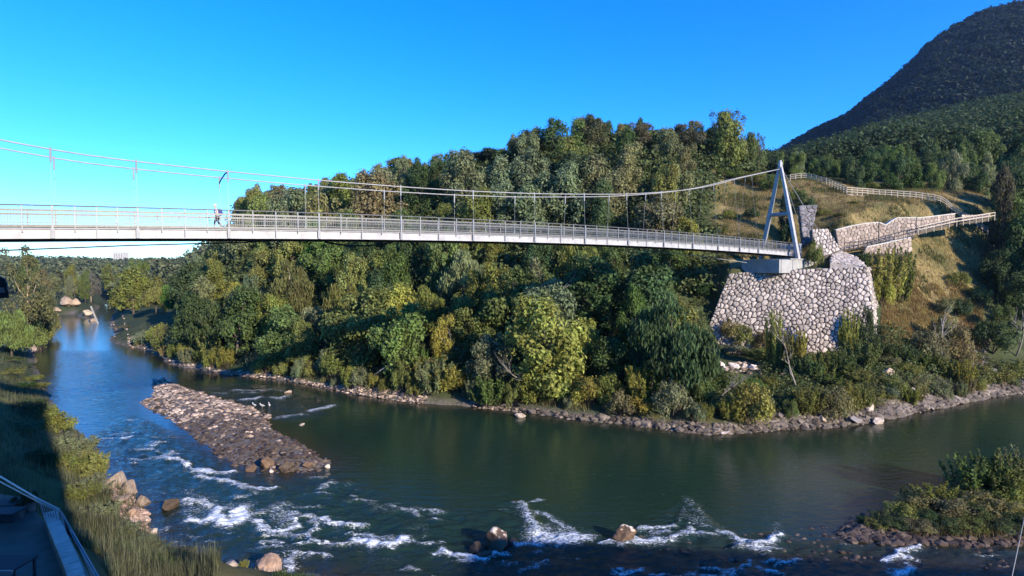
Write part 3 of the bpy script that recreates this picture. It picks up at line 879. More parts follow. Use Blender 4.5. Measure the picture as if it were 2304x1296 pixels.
for px_, Y_, t_ in [(2238, 92, 560), (2262, 90, 600), (2290, 92, 520), (2275, 98, 430), (2300, 100, 400), (2285, 106, 360), (2310, 94, 470), (2255, 84, 690), (2300, 86, 620), (2322, 104, 380), (2246, 110, 400), (2330, 98, 440), (2318, 90, 560)]:
    p = foot(px_, Y_); h_ = max(3.5, at(px_, t_, Y_).z - p.z); col = RNG.choice(['dark green', 'dark green', 'mid green'])
    o = plant('tree', RNG.choice(CR[RNG.choice(['round', 'round', 'tall'])]), p, h_ / .95, max(4.2, h_ * .75), tint(COLS[col], RNG)); keep(o, col, 'round', *proj(p + Vector((0, 0, h_ * .6))), Y_); placed.append(p)
okB = lambda px, x, Y: gz(x, Y) > 32.0 and not (px < 2150 and Y < 118.5)
fill(500, 1690, 2380, 112, 150, 6.2, ['round'] * 3 + ['cone'] * 3 + ['tall'] * 2, PAL_PINE, (8, 13), (.9, 1.25), okB)
fill(60, 2225, 2335, 80, 108, 4.4, ['round'] * 3 + ['tall', 'cone'], ['dark green'] * 4 + ['mid green'], (6, 12), (.8, 1.1))

# labels: each by colour, shape and its place in the row of trees it stands in
rows = {}
for e in TREES:
    root, col, kind, px, py, Y = e
    if px < 470 and Y > 140: z, g = 'in the far woods above the bend', 'far trees above the river bend'
    elif px < 240: z, g = 'on the left river bank', 'trees on the left bank'
    elif px > 1690 and Y < 110: z, g = 'on the dark slope right of meadow', 'trees right of the meadow'
    elif px > 1690: z, g = ('on the hill high behind the fence', 'trees on the hill behind the fence') if Y > 150 else ('just behind the rail fence', 'trees behind the rail fence')
    elif py < sky_y(px) + 45: z, g = 'along the skyline above the bridge', 'trees along the skyline'
    elif py < deck_y(px) - 20: z, g = 'between skyline and bridge deck', 'trees above the bridge deck'
    elif py < 650: z, g = 'close under the bridge deck', 'trees under the bridge deck'
    elif py < 745: z, g = 'halfway down the far bank', 'trees halfway down the bank'
    else: z, g = 'low on the far bank', 'trees low on the bank'
    rows.setdefault((z, g), []).append(e)
for (z, g), es in rows.items():
    es.sort(key=lambda e: e[3])
    for i, e in enumerate(es):
        tag(e[0], f'{e[1]} {SHAPE[e[2]]} tree, {ordinal(i + 1)} from left {z}', 'tree', g)
print('TREES', len(TREES), {k[1]: len(v) for k, v in rows.items()})

# ------------------------------------------------------------------ shrubs
SHR = []
def sh(kind, px, pyt, Y, w, col, base=None):
    o = shrub(kind, px, pyt, Y, w, col, base); SHR.append([o, col, kind, *proj(o.location)]); return o

# along the far waterline
acc = 0.0
shore = [Vector((a, b, 0)) for a, b in FARW[:36]]
for a, b in zip(shore[:-1], shore[1:]):
    seg = b - a; L = seg.length; t = acc
    nrm = Vector((-seg.y, seg.x, 0)).normalized()
    if nrm.y < 0: nrm = -nrm
    while t < L:
        p = a + seg * (t / L)
        q = p + nrm * RNG.uniform(.5, 2.4)
        px = 1152 + q.x / q.y * F
        gap = RNG.uniform(1.5, 3.0)
        t += gap
        if px < 300: continue
        q.z = gz(q.x, q.y)
        hgt = RNG.uniform(1.6, 4.2) * (1.0 if px < 1950 else .5)
        if RNG.random() < .10: continue
        top = proj(q + Vector((0, 0, hgt)))[1]
        col = RNG.choice(['olive green'] * 3 + ['yellow green'] * 2 + ['grey green'] * 2 + ['brownish', 'mid green'])
        sh(RNG.choice(['bush', 'bush', 'shoots']), px, top, q.y, hgt * RNG.uniform(.9, 1.5) / q.y * F, col, q)
    acc = t - L
# the showier ones by hand: kind, column, top row, distance, width, colour
for a in [('shoots', 1010, 818, 71, 120, 'yellow green'), ('shoots', 1055, 835, 70.5, 70, 'golden'), ('shoots', 955, 800, 73, 95, 'olive green'), ('shoots', 940, 770, 75, 60, 'bright green'),
          ('shoots', 1455, 812, 62, 120, 'yellow green'), ('bush', 1440, 880, 61.5, 110, 'golden'), ('shoots', 1500, 790, 64, 80, 'mid green'), ('shoots', 1390, 862, 62.5, 60, 'yellow green'),
          ('bush', 1570, 840, 62, 90, 'mid green'), ('bush', 1640, 835, 66, 110, 'mid green'), ('bush', 1600, 900, 60, 70, 'olive green'), ('bush', 1690, 850, 66, 80, 'bright green'), ('shoots', 1660, 905, 60.5, 60, 'yellow green'),
          ('shoots', 1742, 690, 75, 46, 'yellow green'), ('shoots', 1792, 735, 73, 58, 'yellow green'), ('shoots', 1812, 800, 70, 90, 'mid green'), ('shoots', 1850, 790, 71, 80, 'olive green'), ('shoots', 1905, 690, 75, 52, 'yellow green'), ('shoots', 1885, 780, 71, 90, 'mid green'), ('shoots', 1935, 760, 73, 90, 'mid green'), ('shoots', 1860, 840, 68, 110, 'mid green'), ('shoots', 1930, 830, 69, 100, 'olive green'), ('bush', 1945, 700, 78, 60, 'dark green'), ('shoots', 1985, 770, 74, 70, 'dark green'), ('shoots', 2030, 775, 74, 80, 'dark green'), ('shoots', 2080, 785, 75, 70, 'mid green'), ('bush', 1760, 880, 64, 90, 'olive green'), ('bush', 1840, 890, 64, 110, 'brownish'), ('bush', 1910, 885, 65, 90, 'olive green'), ('bush', 1700, 935, 60.5, 70, 'yellow green'), ('bush', 1770, 930, 61.5, 80, 'golden'), ('bush', 1640, 930, 59.5, 70, 'golden'), ('bush', 1720, 780, 79.5, 110, 'olive green'), ('bush', 1650, 770, 82, 90, 'grey green'),
          ('bush', 2015, 850, 67, 80, 'olive green'), ('bush', 2060, 845, 69, 70, 'brownish'), ('shoots', 2165, 805, 72.5, 54, 'yellow green'), ('bush', 2120, 705, 80, 70, 'brownish'), ('bush', 2190, 830, 73.5, 100, 'olive green'), ('bush', 2240, 825, 75.5, 100, 'olive green'), ('bush', 2290, 810, 77, 90, 'olive green'), ('bush', 2150, 740, 78, 90, 'brownish'), ('bush', 2090, 740, 76, 90, 'brownish'), ('bush', 2230, 720, 82, 120, 'dark green'),
          ('shoots', 1985, 555, 85.5, 95, 'yellow green'), ('shoots', 2020, 552, 86.5, 66, 'olive green'), ('bush', 1945, 565, 87.5, 50, 'mid green'), ('bush', 1832, 536, 85.5, 46, 'olive green'), ('bush', 1985, 610, 84, 60, 'yellow green'), 
          ('bush', 1810, 440, 103, 60, 'dark green'), ('bush', 1790, 420, 106, 55, 'mid green'), ('bush', 1850, 470, 101, 46, 'olive green'), ('bush', 1890, 480, 98, 40, 'olive green'), ('bush', 1690, 470, 103, 46, 'dark green'), ('bush', 1640, 380, 119, 90, 'mid green'), ('bush', 1700, 385, 116, 80, 'olive green'), ('bush', 1920, 455, 103, 38, 'olive green'), ('bush', 1740, 395, 113, 66, 'mid green'), ('bush', 1640, 470, 104, 50, 'olive green'), ('bush', 1775, 500, 95, 40, 'dark green'), ('bush', 1862, 402, 116, 26, 'mid green'), ('bush', 1960, 412, 114, 46, 'olive green'), ('bush', 1615, 500, 100, 60, 'olive green'), ('bush', 1700, 530, 96, 50, 'olive green'), 
          ('bush', 290, 735, 142, 80, 'brownish'), ('bush', 395, 775, 104, 70, 'grey green'), ('bush', 15, 700, 116, 90, 'mid green'), ('bush', 60, 712, 118, 80, 'dark green'), ('bush', 95, 715, 124, 60, 'olive green'), ('bush', 85, 740, 114, 60, 'olive green'), ('bush', 10, 745, 106, 80, 'grey green'), ('bush', 110, 690, 135, 60, 'olive green'), ('bush', 20, 830, 88, 70, 'mid green'), ('bush', 60, 818, 90, 60, 'dark green'), ('bush', 90, 862, 76, 50, 'yellow green'), ('bush', 15, 868, 74, 80, 'yellow green'), ('bush', 70, 845, 78, 70, 'yellow green'), ('bush', 30, 850, 80, 60, 'olive green'), ('bush', 20, 780, 98, 60, 'dark green'), ('shoots', 50, 880, 72, 70, 'bright green'),
          ('shoots', 165, 975, 46, 110, 'grey green'), ('shoots', 195, 1010, 42, 110, 'olive green'), ('shoots', 150, 1020, 41, 90, 'olive green'), ('shoots', 210, 1070, 38, 90, 'grey green'), ('shoots', 180, 1090, 36, 90, 'olive green'), ('bush', 130, 930, 52, 80, 'olive green'), ('bush', 105, 905, 58, 60, 'olive green'), ('shoots', 225, 1130, 34, 100, 'grey green'), ('shoots', 260, 1190, 31.5, 110, 'grey green'), ('shoots', 320, 1240, 30, 130, 'grey green'), ('shoots', 390, 1262, 29.3, 110, 'grey green'), ('bush', 250, 1240, 28, 90, 'bright green'), ('bush', 285, 1262, 27, 80, 'bright green'), ('shoots', 548, 1262, 30.3, 28, 'yellow green'), ('bush', 60, 900, 55, 110, 'dark green'), ('bush', 40, 960, 46, 120, 'dark green'), ('bush', 100, 1010, 40, 100, 'dark green'),
          ('shoots', 2185, 1018, 39.5, 120, 'mid green'), ('shoots', 2255, 1012, 39, 120, 'mid green'), ('shoots', 2300, 1000, 40, 110, 'grey green'), ('shoots', 2110, 1090, 38, 130, 'olive green'), ('bush', 2060, 1112, 37.5, 110, 'brownish'), ('bush', 2030, 1130, 36.8, 90, 'olive green'), ('bush', 1990, 1150, 36.6, 80, 'dark green'), ('bush', 2140, 1125, 36.4, 130, 'brownish'), ('bush', 2220, 1105, 37, 150, 'brownish'), ('bush', 2290, 1090, 37.4, 120, 'olive green'), ('shoots', 2050, 1095, 39, 60, 'mid green'), ('bush', 2180, 1135, 36, 100, 'dark green'), ('bush', 2085, 1150, 36, 70, 'dark green'), ('bush', 2260, 1150, 36, 110, 'dark green'), ('bush', 1945, 1172, 36.4, 50, 'dark green'), ('bush', 2010, 1168, 35.4, 80, 'dark green'), ('bush', 2060, 1170, 35.2, 90, 'brownish'), ('bush', 2120, 1165, 35.2, 100, 'dark green'), ('bush', 2180, 1168, 35.0, 90, 'olive green'), ('bush', 2235, 1165, 35.0, 100, 'dark green'), ('bush', 2295, 1160, 35.0, 110, 'dark green'), ('bush', 1970, 1188, 35.6, 60, 'olive green'), ('bush', 1615, 850, 66, 80, 'mid green'), ('bush', 1735, 850, 67, 70, 'olive green'), ('bush', 1668, 870, 64, 70, 'brownish'), ('bush', 2000, 800, 73, 80, 'brownish'), ('bush', 2045, 815, 72, 70, 'olive green'), ('shoots', 2120, 800, 74, 60, 'olive green'), ('bush', 2080, 860, 70, 60, 'brownish'), ('bush', 1990, 880, 66, 70, 'olive green')]:
    sh(*a)
# weeds rooted in the boulder wall and along its crest
for px_, pyb, pyt_, Y_, w_, c_, k_ in [(1640, 760, 715, 83.0, 60, 'brownish', 'bush'), (1672, 785, 735, 82.0, 60, 'olive green', 'bush'), (1720, 790, 742, 81.2, 60, 'brownish', 'bush'), (1690, 615, 596, 86.5, 34, 'yellow green', 'shoots')]:
    sh(k_, px_, pyt_, Y_, w_, c_, at(px_, pyb, Y_ - .2))
# undergrowth on the far bank and the right slope
for _ in range(420):
    if len(SHR) > 298: break
    px = RNG.uniform(430, 2330); Y = RNG.uniform(64, 118)
    x = (px - 1152) / F * Y
    d = -sdist([(x, Y)], RIVER)[0]
    if d < 4: continue
    if px > 1570 and not (px > 2120 and Y < 92): continue
    if px < 1570 and Y > 66 + abs(px - 1500) * .035 + 26: continue
    p = Vector((x, Y, gz(x, Y)))
    hgt = RNG.uniform(1.5, 3.4)
    sh('bush', px, proj(p + Vector((0, 0, hgt)))[1], Y, hgt * 1.5 / Y * F, RNG.choice(['dark green', 'mid green', 'olive green', 'grey green']), p)
srows = {}
for e in SHR:
    o, col, kind, px, py = e
    Y = o.location.y
    if px < 440 and Y < 62: z, g = 'on the near left bank', 'shrubs on the near left bank'
    elif px < 330: z, g = 'on the far left banks', 'shrubs on the far left banks'
    elif Y < 45: z, g = 'on the island at lower right', 'shrubs on the near island'
    elif px > 1600 and Y > 83.2: z, g = 'on the grassy slope by pylon', 'shrubs on the grassy slope'
    elif px > 1600 and py < 905: z, g = 'on the slope below the wall', 'shrubs below the boulder wall'
    elif -sdist([(o.location.x, Y)], RIVER)[0] < 6: z, g = 'along the far waterline', 'shrubs along the far waterline'
    else: z, g = 'under the trees of the far bank', 'shrubs under the far trees'
    srows.setdefault((z, g), []).append(e)
for (z, g), es in srows.items():
    es.sort(key=lambda e: e[3])
    for i, e in enumerate(es):
        tag(e[0], f"{e[1]} {'bushy' if e[2] == 'bush' else 'upright'} shrub, {ordinal(i + 1)} from left {z}", 'shrub', g)
print('SHRUBS', len(SHR), {k[1]: len(v) for k, v in srows.items()})

# ------------------------------------------------------------------ far woods, undergrowth and grass nobody could count
def scatter_mesh(name, P_, hs, wr, nper, leaf, color, seed, kind='round'):
    rng = np.random.default_rng(seed)
    proto, D, L = crown_points(kind, rng, nper * 6)
    n = len(P_)
    k = rng.integers(0, nper * 6, size=(n, nper))
    h = hs[:, None, None]
    C = proto[k] * h
    C[..., :2] *= wr
    C = C + P_[:, None, :]
    Nn = unit(D[k] + rng.normal(size=C.shape) * .4 + np.array([0, 0, .25]))
    S = (leaf * rng.uniform(.6, 1.4, size=(n, nper))) * (hs[:, None] / hs.mean())
    V, Fc = leaf_quads(C.reshape(-1, 3), Nn.reshape(-1, 3), S.reshape(-1), rng, 0, .75)
    o = link(name, npmesh(name, V, Fc, [M['leaf']]))
    o.color = (*color, 1); o['kind'] = 'stuff'
    return o

def spots(n, pxa, pxb, Ya, Yb, seed):
    rng = np.random.default_rng(seed)
    px = rng.uniform(pxa, pxb, n); Y = np.sqrt(rng.uniform(Ya ** 2, Yb ** 2, n))
    x = (px - 1152) / F * Y
    d = sdist(np.stack([x, Y], 1), RIVER)
    k = d < -2
    x, Y = x[k], Y[k]
    return np.stack([x, Y, ground(x, Y)], 1), rng

P_, rg = spots(3600, 1660, 2560, 146, 335, 1)
hw_ = rg.uniform(7, 13, len(P_))
pu = 1152 + P_[:, 0] / P_[:, 1] * F
cap = np.interp(pu, [1660, 1760, 1870, 2000, 2130, 2304, 2560], [345, 340, 308, 265, 237, 210, 190]) + rg.uniform(-3, 14, len(P_))
hw_ = np.minimum(hw_, H + (600 - cap) / F * P_[:, 1] - P_[:, 2])
P_, hw_ = P_[hw_ > 3], hw_[hw_ > 3]
o = scatter_mesh('hill_wood', P_, hw_, 1.1, 210, .72, (.066, .094, .042), 2)
P_, rg = spots(16000, 1640, 2560, 335, 760, 3)
scatter_mesh('mountain_forest', P_, rg.uniform(7, 14, len(P_)), 1.5, 54, 2.3, (.021, .034, .022), 4)
P_, rg = spots(1100, -300, 620, 250, 640, 5)
scatter_mesh('far_woodland', P_, rg.uniform(9, 15, len(P_)), 1.3, 120, 1.7, (.15, .165, .085), 6)
P_, rg = spots(8500, 400, 1690, 62, 150, 7)
pu = 1152 + P_[:, 0] / P_[:, 1] * F
P_ = P_[~((pu > 1590) & (P_[:, 1] < 121))]
P2, rg2 = spots(1500, 1585, 2330, 60, 80, 17)
pu2 = 1152 + P2[:, 0] / P2[:, 1] * F
P2 = P2[(P2[:, 2] < 9) & (P2[:, 2] > .5) & ~((pu2 > 1590) & (pu2 < 1720) & (P2[:, 1] > 66.5))]
P2[:, 2] -= .2
P_ = np.concatenate([P_, P2])
o = scatter_mesh('undergrowth', P_, rg.uniform(.8, 2.2, len(P_)) * np.where(P_[:, 2] > 12, 1.9, .8), 1.5, 60, .42, (.115, .14, .05), 8, 'bush')

def grass_mesh(name, P_, hgt, wid, color, seed, lean=.35):
    rng = np.random.default_rng(seed)
    n = len(P_)
    a = rng.uniform(0, 2 * PI, n)
    h = hgt * rng.uniform(.5, 1.3, n)
    dx, dy = np.cos(a), np.sin(a)
    w = wid * rng.uniform(.6, 1.3, n)
    l = lean * h * rng.uniform(0, 1, n)
    b0 = P_ + np.stack([-dy * w, dx * w, -.05 + 0 * a], 1)
    b1 = P_ + np.stack([dy * w, -dx * w, -.05 + 0 * a], 1)
    tp = P_ + np.stack([dx * l, dy * l, h], 1)
    V = np.stack([b0, b1, tp], 1).reshape(-1, 3)
    o = link(name, npmesh(name, V, np.arange(n * 3).reshape(n, 3), [M['leaf']]))
    o.color = (*color, 1); o['kind'] = 'stuff'
    return o
# the golden meadow
rg = np.random.default_rng(31)
n = 90000
px = rg.uniform(1590, 2230, n); Y = rg.uniform(84, 122, n)
x = (px - 1152) / F * Y
k = (rg.uniform(0, 1, n) < grassness(x, Y)) & (fbm(x / 3, Y / 3, 77) > .36)
k &= ~((px > 1640) & (px < 2000) & (Y < 93))
x, Y = x[k], Y[k]
grass_mesh('meadow_grass', np.stack([x, Y, ground(x, Y)], 1), .42, .035, (.26, .195, .075), 32)
n = 60000
px = rg.uniform(1590, 2230, n); Y = rg.uniform(84, 122, n)
x = (px - 1152) / F * Y
k = (rg.uniform(0, 1, n) < grassness(x, Y)) & (fbm(x / 5, Y / 5, 87) > .55) & ~((px > 1640) & (px < 2000) & (Y < 93))
x, Y = x[k], Y[k]
grass_mesh('meadow_herbs', np.stack([x, Y, ground(x, Y)], 1), .5, .08, (.10, .115, .04), 42, .8)
n = 26000
px = rg.uniform(1985, 2215, n); Y = rg.uniform(76, 92, n)
x = (px - 1152) / F * Y
k = fbm(x / 3, Y / 3, 78) > .34
x, Y = x[k], Y[k]
grass_mesh('slope_grass', np.stack([x, Y, ground(x, Y)], 1), .5, .04, (.27, .185, .065), 33)
# tall grass on the near left bank and round the far waterline
def bank(n, seed, lo, hgt, wid, col, name, lean=.35, keepf=None):
    rg = np.random.default_rng(seed)
    px = rg.uniform(-60, 480 if 'herb' not in name else 700, n); Y = np.where(rg.uniform(0, 1, n) < .35, rg.uniform(19, 33, n), np.where(rg.uniform(0, 1, n) < .7, rg.uniform(24, 75, n), rg.uniform(60, 130, n)))
    x = (px - 1152) / F * Y
    d = -sdist(np.stack([x, Y], 1), RIVER)
    k = (d > (.5 if px is None else .25)) & ((Y > 22.5) | (px > 222)) & (fbm(x / 2.1, Y / 2.1, seed) > lo)
    x, Y = x[k], Y[k]
    grass_mesh(name, np.stack([x, Y, ground(x, Y)], 1), hgt, wid, col, seed + 1, lean)
bank(70000, 134, .40, .55, .016, (.125, .130, .062), 'bank_grass', .7)
bank(30000, 144, .52, 1.0, .016, (.150, .148, .080), 'dry_grass', .5)
bank(30000, 154, .55, .35, .03, (.075, .11, .035), 'green_herbs', .9)
rg = np.random.default_rng(33)
n = 24000
i = rg.integers(0, 30, n); t = rg.uniform(0, 1, n)[:, None]
A_ = np.array(FARW); q = A_[i] * (1 - t) + A_[i + 1] * t + np.stack([rg.normal(0, .5, n), rg.uniform(1.2, 5, n)], 1)
k = -sdist(q, RIVER) > .8
k &= fbm(q[:, 0] / 4, q[:, 1] / 4, 79) > .5
q = q[k]
grass_mesh('waterside_grass', np.stack([q[:, 0], q[:, 1], ground(q[:, 0], q[:, 1])], 1), .7, .03, (.20, .17, .07), 35)
n = 20000
q = np.stack([rg.uniform(19, 44, n), rg.uniform(33, 47, n)], 1)
q = q[(sdist(q, ISLE) > .2) & (fbm(q[:, 0] / 1.5, q[:, 1] / 1.5, 66) > .53)]
grass_mesh('island_grass', np.stack([q[:, 0], q[:, 1], ground(q[:, 0], q[:, 1])], 1), .8, .025, (.13, .115, .05), 36)
# ------------------------------------------------------------------ footbridge
S0, S1 = -30.0, 80.0
def zb(s): return 19.45 - ((s - 34) / 34) ** 2 * .45            # girder underside
def B(s, lat, z):                                             # along, towards the viewer, height
    p = BA + BD * s + BN * lat
    return Vector((p.x, p.y, z))
def s_of(px, lat=1.7):
    k = (px - 1152) / F
    p = BA + BN * lat
    return (k * p.y - p.x) / (BD.x - k * BD.y)
HW = 1.7
HS = [s_of(p) for p in (122, 313, 517, 719, 903, 1065, 1203, 1316, 1413, 1493, 1558)]
HS = [HS[0] - 11.5, HS[0] - 5.6] + HS + [HS[-1] + 5.6, HS[-1] + 10.8, HS[-1] + 15.6]
CZ = [(-30, 26.2), (s_of(0), 24.45), (s_of(122), 24.05), (s_of(313), 23.85), (0, 23.75), (s_of(719), 23.72), (s_of(903), 23.8), (s_of(1065), 24.0), (s_of(1203), 24.35), (s_of(1316), 24.85), (s_of(1413), 25.4), (s_of(1493), 26.15), (s_of(1558), 26.95), (s_of(1558) + 6, 28.1), (s_of(1558) + 12, 29.6), (78.2, 32.2)]
cs = [c[0] for c in CZ]; cz_ = [c[1] for c in CZ]
def cable_z(s):                                               # smoothed through the sighted heights
    return sum(np.interp(s + d, cs, cz_) for d in (-2, -1, 0, 1, 2)) / 5 if s < 74 else float(np.interp(s, cs, cz_))
def cable_lat(s): return HW * (1 - .93 * max(0, (s - 22) / (78.2 - 22)) ** 1.5)

bridge = empty('footbridge', B(25, 0, zb(25)))
bridge['label'] = 'long white suspension footbridge crossing the river to an A-shaped pylon'
bridge['category'] = 'bridge'
INV = Matrix.Translation(-bridge.location)
def bpart(mb, name, m, parent=None, **k):
    par = parent or bridge
    o = mb.build(name, m, par, **k)
    o.matrix_parent_inverse = INV
    return o
# parts hang under the bridge Empty; sub-parts hang under a part that already carries the offset
def sub(mb, name, m, parent, **k): return mb.build(name, m, parent, **k)

SEG = np.linspace(S0, S1, 56)
for side in (1, -1):
    g = MB()
    for a, b in zip(SEG[:-1], SEG[1:]):
        g.bar(B(a, side * (HW - .12), zb(a) + .33), B(b, side * (HW - .12), zb(b) + .33), .05, .56)
        for zz, w in ((.03, .26), (.63, .22)):
            g.bar(B(a, side * (HW - .10), zb(a) + zz), B(b, side * (HW - .10), zb(b) + zz), w, .05)
    bpart(g, 'girder', M['girder_paint'])
g = MB()
for a, b in zip(SEG[:-1], SEG[1:]): g.bar(B(a, 0, zb(a) + .74), B(b, 0, zb(b) + .74), 2 * HW - .25, .06)
bpart(g, 'deck', M['deck_board'])
for side in (1, -1):
    g = MB()
    for a, b in zip(SEG[:-1], SEG[1:]): g.bar(B(a, side * (HW - .02), zb(a) + .685), B(b, side * (HW - .02), zb(b) + .685), .03, .05)
    bpart(g, 'shadow_gap_strip', M['dark_steel'])
for side in (1, -1):
    g = MB()
    for a, b in zip(SEG[:-1], SEG[1:]): g.bar(B(a, side * (HW - .03), zb(a) + .78), B(b, side * (HW - .03), zb(b) + .78), .05, .16)
    bpart(g, 'kerb_edge', M['zinc'])
g = MB()
for s in np.arange(S0 + .5, S1, 1.75): g.bar(B(s, -HW + .2, zb(s) + .2), B(s, HW - .2, zb(s) + .2), .09, .34)
bpart(g, 'underframe', M['dark_steel'])
g = MB()
for a, b in zip(SEG[:-1], SEG[1:]): g.bar(B(a, 0, zb(a) - .06), B(b, 0, zb(b) - .06), .8, .12)
bpart(g, 'cable_tray', M['dark_steel'])

def post_s():
    out = []
    for a, b in zip(HS[:-1], HS[1:]):
        for k in range(4): out.append((a + (b - a) * k / 4, k == 0, k == 2))
    e = HS[-1]; out.append((e, True, False))
    while e + 1.25 < S1 - .3:
        e += 1.25; out.append((e, False, False))
    return [p for p in out if S0 < p[0] < S1]
PS = post_s()
for side in (1, -1):
    r = MB()
    for a, b in zip(SEG[:-1], SEG[1:]):
        r.tube([B(a, side * HW, zb(a) + 2.02), B(b, side * HW, zb(b) + 2.02)], .045, 8, False)
        r.bar(B(a, side * (HW - .03), zb(a) + 1.72), B(b, side * (HW - .03), zb(b) + 1.72), .05, .12)
        r.bar(B(a, side * (HW - .03), zb(a) + .98), B(b, side * (HW - .03), zb(b) + .98), .04, .05)
        r.bar(B(a, side * (HW - .03), zb(a) + 1.52), B(b, side * (HW - .03), zb(b) + 1.52), .04, .04)
    rail = bpart(r, 'railing', M['zinc'])
    far_posts = MB()
    for i, (s, h, mid) in enumerate(PS):
        t = far_posts if (side < 0 and i % 2) else MB()
        w = .10 if h else .06
        t.bar(B(s, side * (HW + .03), zb(s) + .0 if h or mid else zb(s) + .55), B(s, side * (HW + .03), zb(s) + 2.0), w, w, BN)
        if not h and not mid: t.bar(B(s, side * (HW + .03), zb(s) + .42), B(s, side * (HW + .03), zb(s) + .60), .05, .05, BN)
        if h: t.bar(B(s, side * (HW + .05), zb(s) + .02), B(s, side * (HW + .05), zb(s) + .66), .2, .14, BN)
        if not (side < 0 and i % 2): sub(t, 'post', M['grey_steel'], rail)
    if side < 0:
        o = sub(far_posts, 'post', M['grey_steel'], rail); o['kind'] = 'stuff'
    for (a, _, _), (b, _, _) in zip(PS[:-1:2], PS[2::2]):
        p = MB()
        n = max(2, int(round((b - a) / .145)))
        for k in range(1, n):
            s = a + (b - a) * k / n
            p.bar(B(s, side * (HW - .03), zb(s) + .99), B(s, side * (HW - .03), zb(s) + 1.68), .018, .03, BN)
        sub(p, 'baluster_panel', M['zinc'], rail)
cab = []
for side in (1, -1):
    pts = [B(s, side * cable_lat(s), cable_z(s)) for s in np.linspace(S0, 78.2, 70)]
    cab.append(bpart(MB().tube(pts, .045, 8), 'main_cable', M['white_steel']))
    for s in HS:
        if s < S0: continue
        h = MB()
        lt = side * cable_lat(s)
        top = B(s, lt, cable_z(s)); bot = B(s, side * (HW + .05), zb(s) + .3)
        d = (bot - top)
        h.tube([top + Vector((0, 0, .12)), top + d.normalized() * .75], .055 if s < HS[-4] else .03, 8)
        h.tube([top + d.normalized() * .7, bot], .013 if s < HS[-4] else .008, 6)
        bpart(h, 'hanger', M['grey_steel'])
# the bent dark strut between the two cables above the walker
a = B(0, HW, cable_z(0) - .02); b = B(0, -HW, cable_z(0) - .02)
bpart(MB().tube([a, a.lerp(b, .35) + Vector((0, 0, .0)), a.lerp(b, .75) + Vector((0, 0, -.18)), b + Vector((0, 0, -.35))], .045, 8), 'cable_spreader', M['dark_steel'])
# stabilising cable slung under the deck
pts = [at(-420, 580, 24), at(-60, 566, 30), at(150, 558, 34), at(300, 552, 37), at(430, 548.5, 39.5), at(540, 546, 42), at(620, 541, 43)]
bpart(MB().tube(pts, .05, 6), 'stabilising_cable', M['dark_steel'])
pts = [at(1400, 560, 69), at(1480, 566, 73), at(1580, 577, 78), at(1680, 591, 83.5)]
bpart(MB().tube(pts, .045, 6), 'stabilising_cable', M['grey_steel'])
g = MB()
for t in np.linspace(0, 1, 9): g.bar(at(735 + 150 * t, 545 + 8 * math.sin(PI * t), 46 + 4 * t) - BN * .3, at(735 + 150 * min(1, t + .125), 545 + 8 * math.sin(PI * min(1, t + .125)), 46 + 4 * min(1, t + .125)) - BN * .3, .5, .12)
bpart(g, 'inspection_tray', M['dark_steel'])

# pylon
TS = 78.6
apex = B(TS, 0, 33.0)
def legpts(side, foot_lat, zf): return [apex + BN * (side * .14) + Vector((0, 0, -.35)), B(TS, side * foot_lat * .5, (apex.z + zf) / 2), B(TS, side * foot_lat, zf)]
t = MB()
t.box(apex + Vector((0, 0, -.1)), .7, .42, .9, (BD, BN, Vector((0, 0, 1))))
t.box(apex + Vector((0, 0, .45)), .34, .3, .4, (BD, BN, Vector((0, 0, 1))))
tower = bpart(t, 'pylon', M['girder_paint'], bevel=.04)
for side, m in ((1, 'girder_paint'), (-1, 'grey_steel')):  # greyer material on the far leg paints in its shade
    l = MB()
    p = legpts(side, 3.15, 17.0 if side < 0 else 18.0)
    dr = (p[2] - p[0]).normalized()
    # tapered box leg
    ax = BD; ay = dr.cross(ax).normalized()
    vs = []
    for q, w, h in ((p[0], .42, .34), (p[0].lerp(p[2], .5), .62, .5), (p[2], .62, .42)):
        for i, j in ((-1, -1), (1, -1), (1, 1), (-1, 1)): vs.append(q + ax * (i * w / 2) + ay * (j * h / 2))
    fs = []
    for k in (0, 4):
        for i in range(4): fs.append((k + i, k + (i + 1) % 4, k + 4 + (i + 1) % 4, k + 4 + i))
    fs += [(3, 2, 1, 0), (8, 9, 10, 11)]
    l.add(vs, fs)
    sub(l, 'leg', M[m], tower, bevel=.03)
zc_ = 25.2
k = (33 - zc_) / 15.5 * 3.15
sub(MB().tube([B(TS, -k, zc_), B(TS, k, zc_)], .3, 12), 'cross_beam', M['grey_steel'], tower)
for side in (1, -1):
    sub(MB().tube([apex + Vector((0, 0, -.3)), B(TS + 11, side * 1.5, 22.0)], .05, 6), 'backstay', M['grey_steel'], tower)

# abutment
ab = empty('bridge_abutment', B(TS, 0, 16.4))
tag(ab, 'grey concrete abutment block under the pylon end of the footbridge', 'abutment')
IA = Matrix.Translation(-ab.location)
def apart(mb, name, m, **k):
    o = mb.build(name, m, ab, **k); o.matrix_parent_inverse = IA; return o
b = MB()
b.box(B(78.5, .4, 17.05), 12.0, 6.0, 2.0, (BD, BN, Vector((0, 0, 1))))
apart(b, 'block', M['concrete'], bevel=.04)
b = MB(); b.box(B(80.2, .4, 18.14), 9.6, 6.3, .16, (BD, BN, Vector((0, 0, 1)))); apart(b, 'capping', M['concrete'])
b = MB(); b.box(B(85.2, 1.0, 17.3), 1.3, 6.2, 2.0, (BD, BN, Vector((0, 0, 1)))); apart(b, 'end_block', M['white_concrete'], bevel=.04)
b = MB()
for s in (73.0, 76.4): b.box(B(s, 3.43, 17.05), .16, .1, 1.98, (BD, BN, Vector((0, 0, 1))))
apart(b, 'pilaster', M['concrete'])
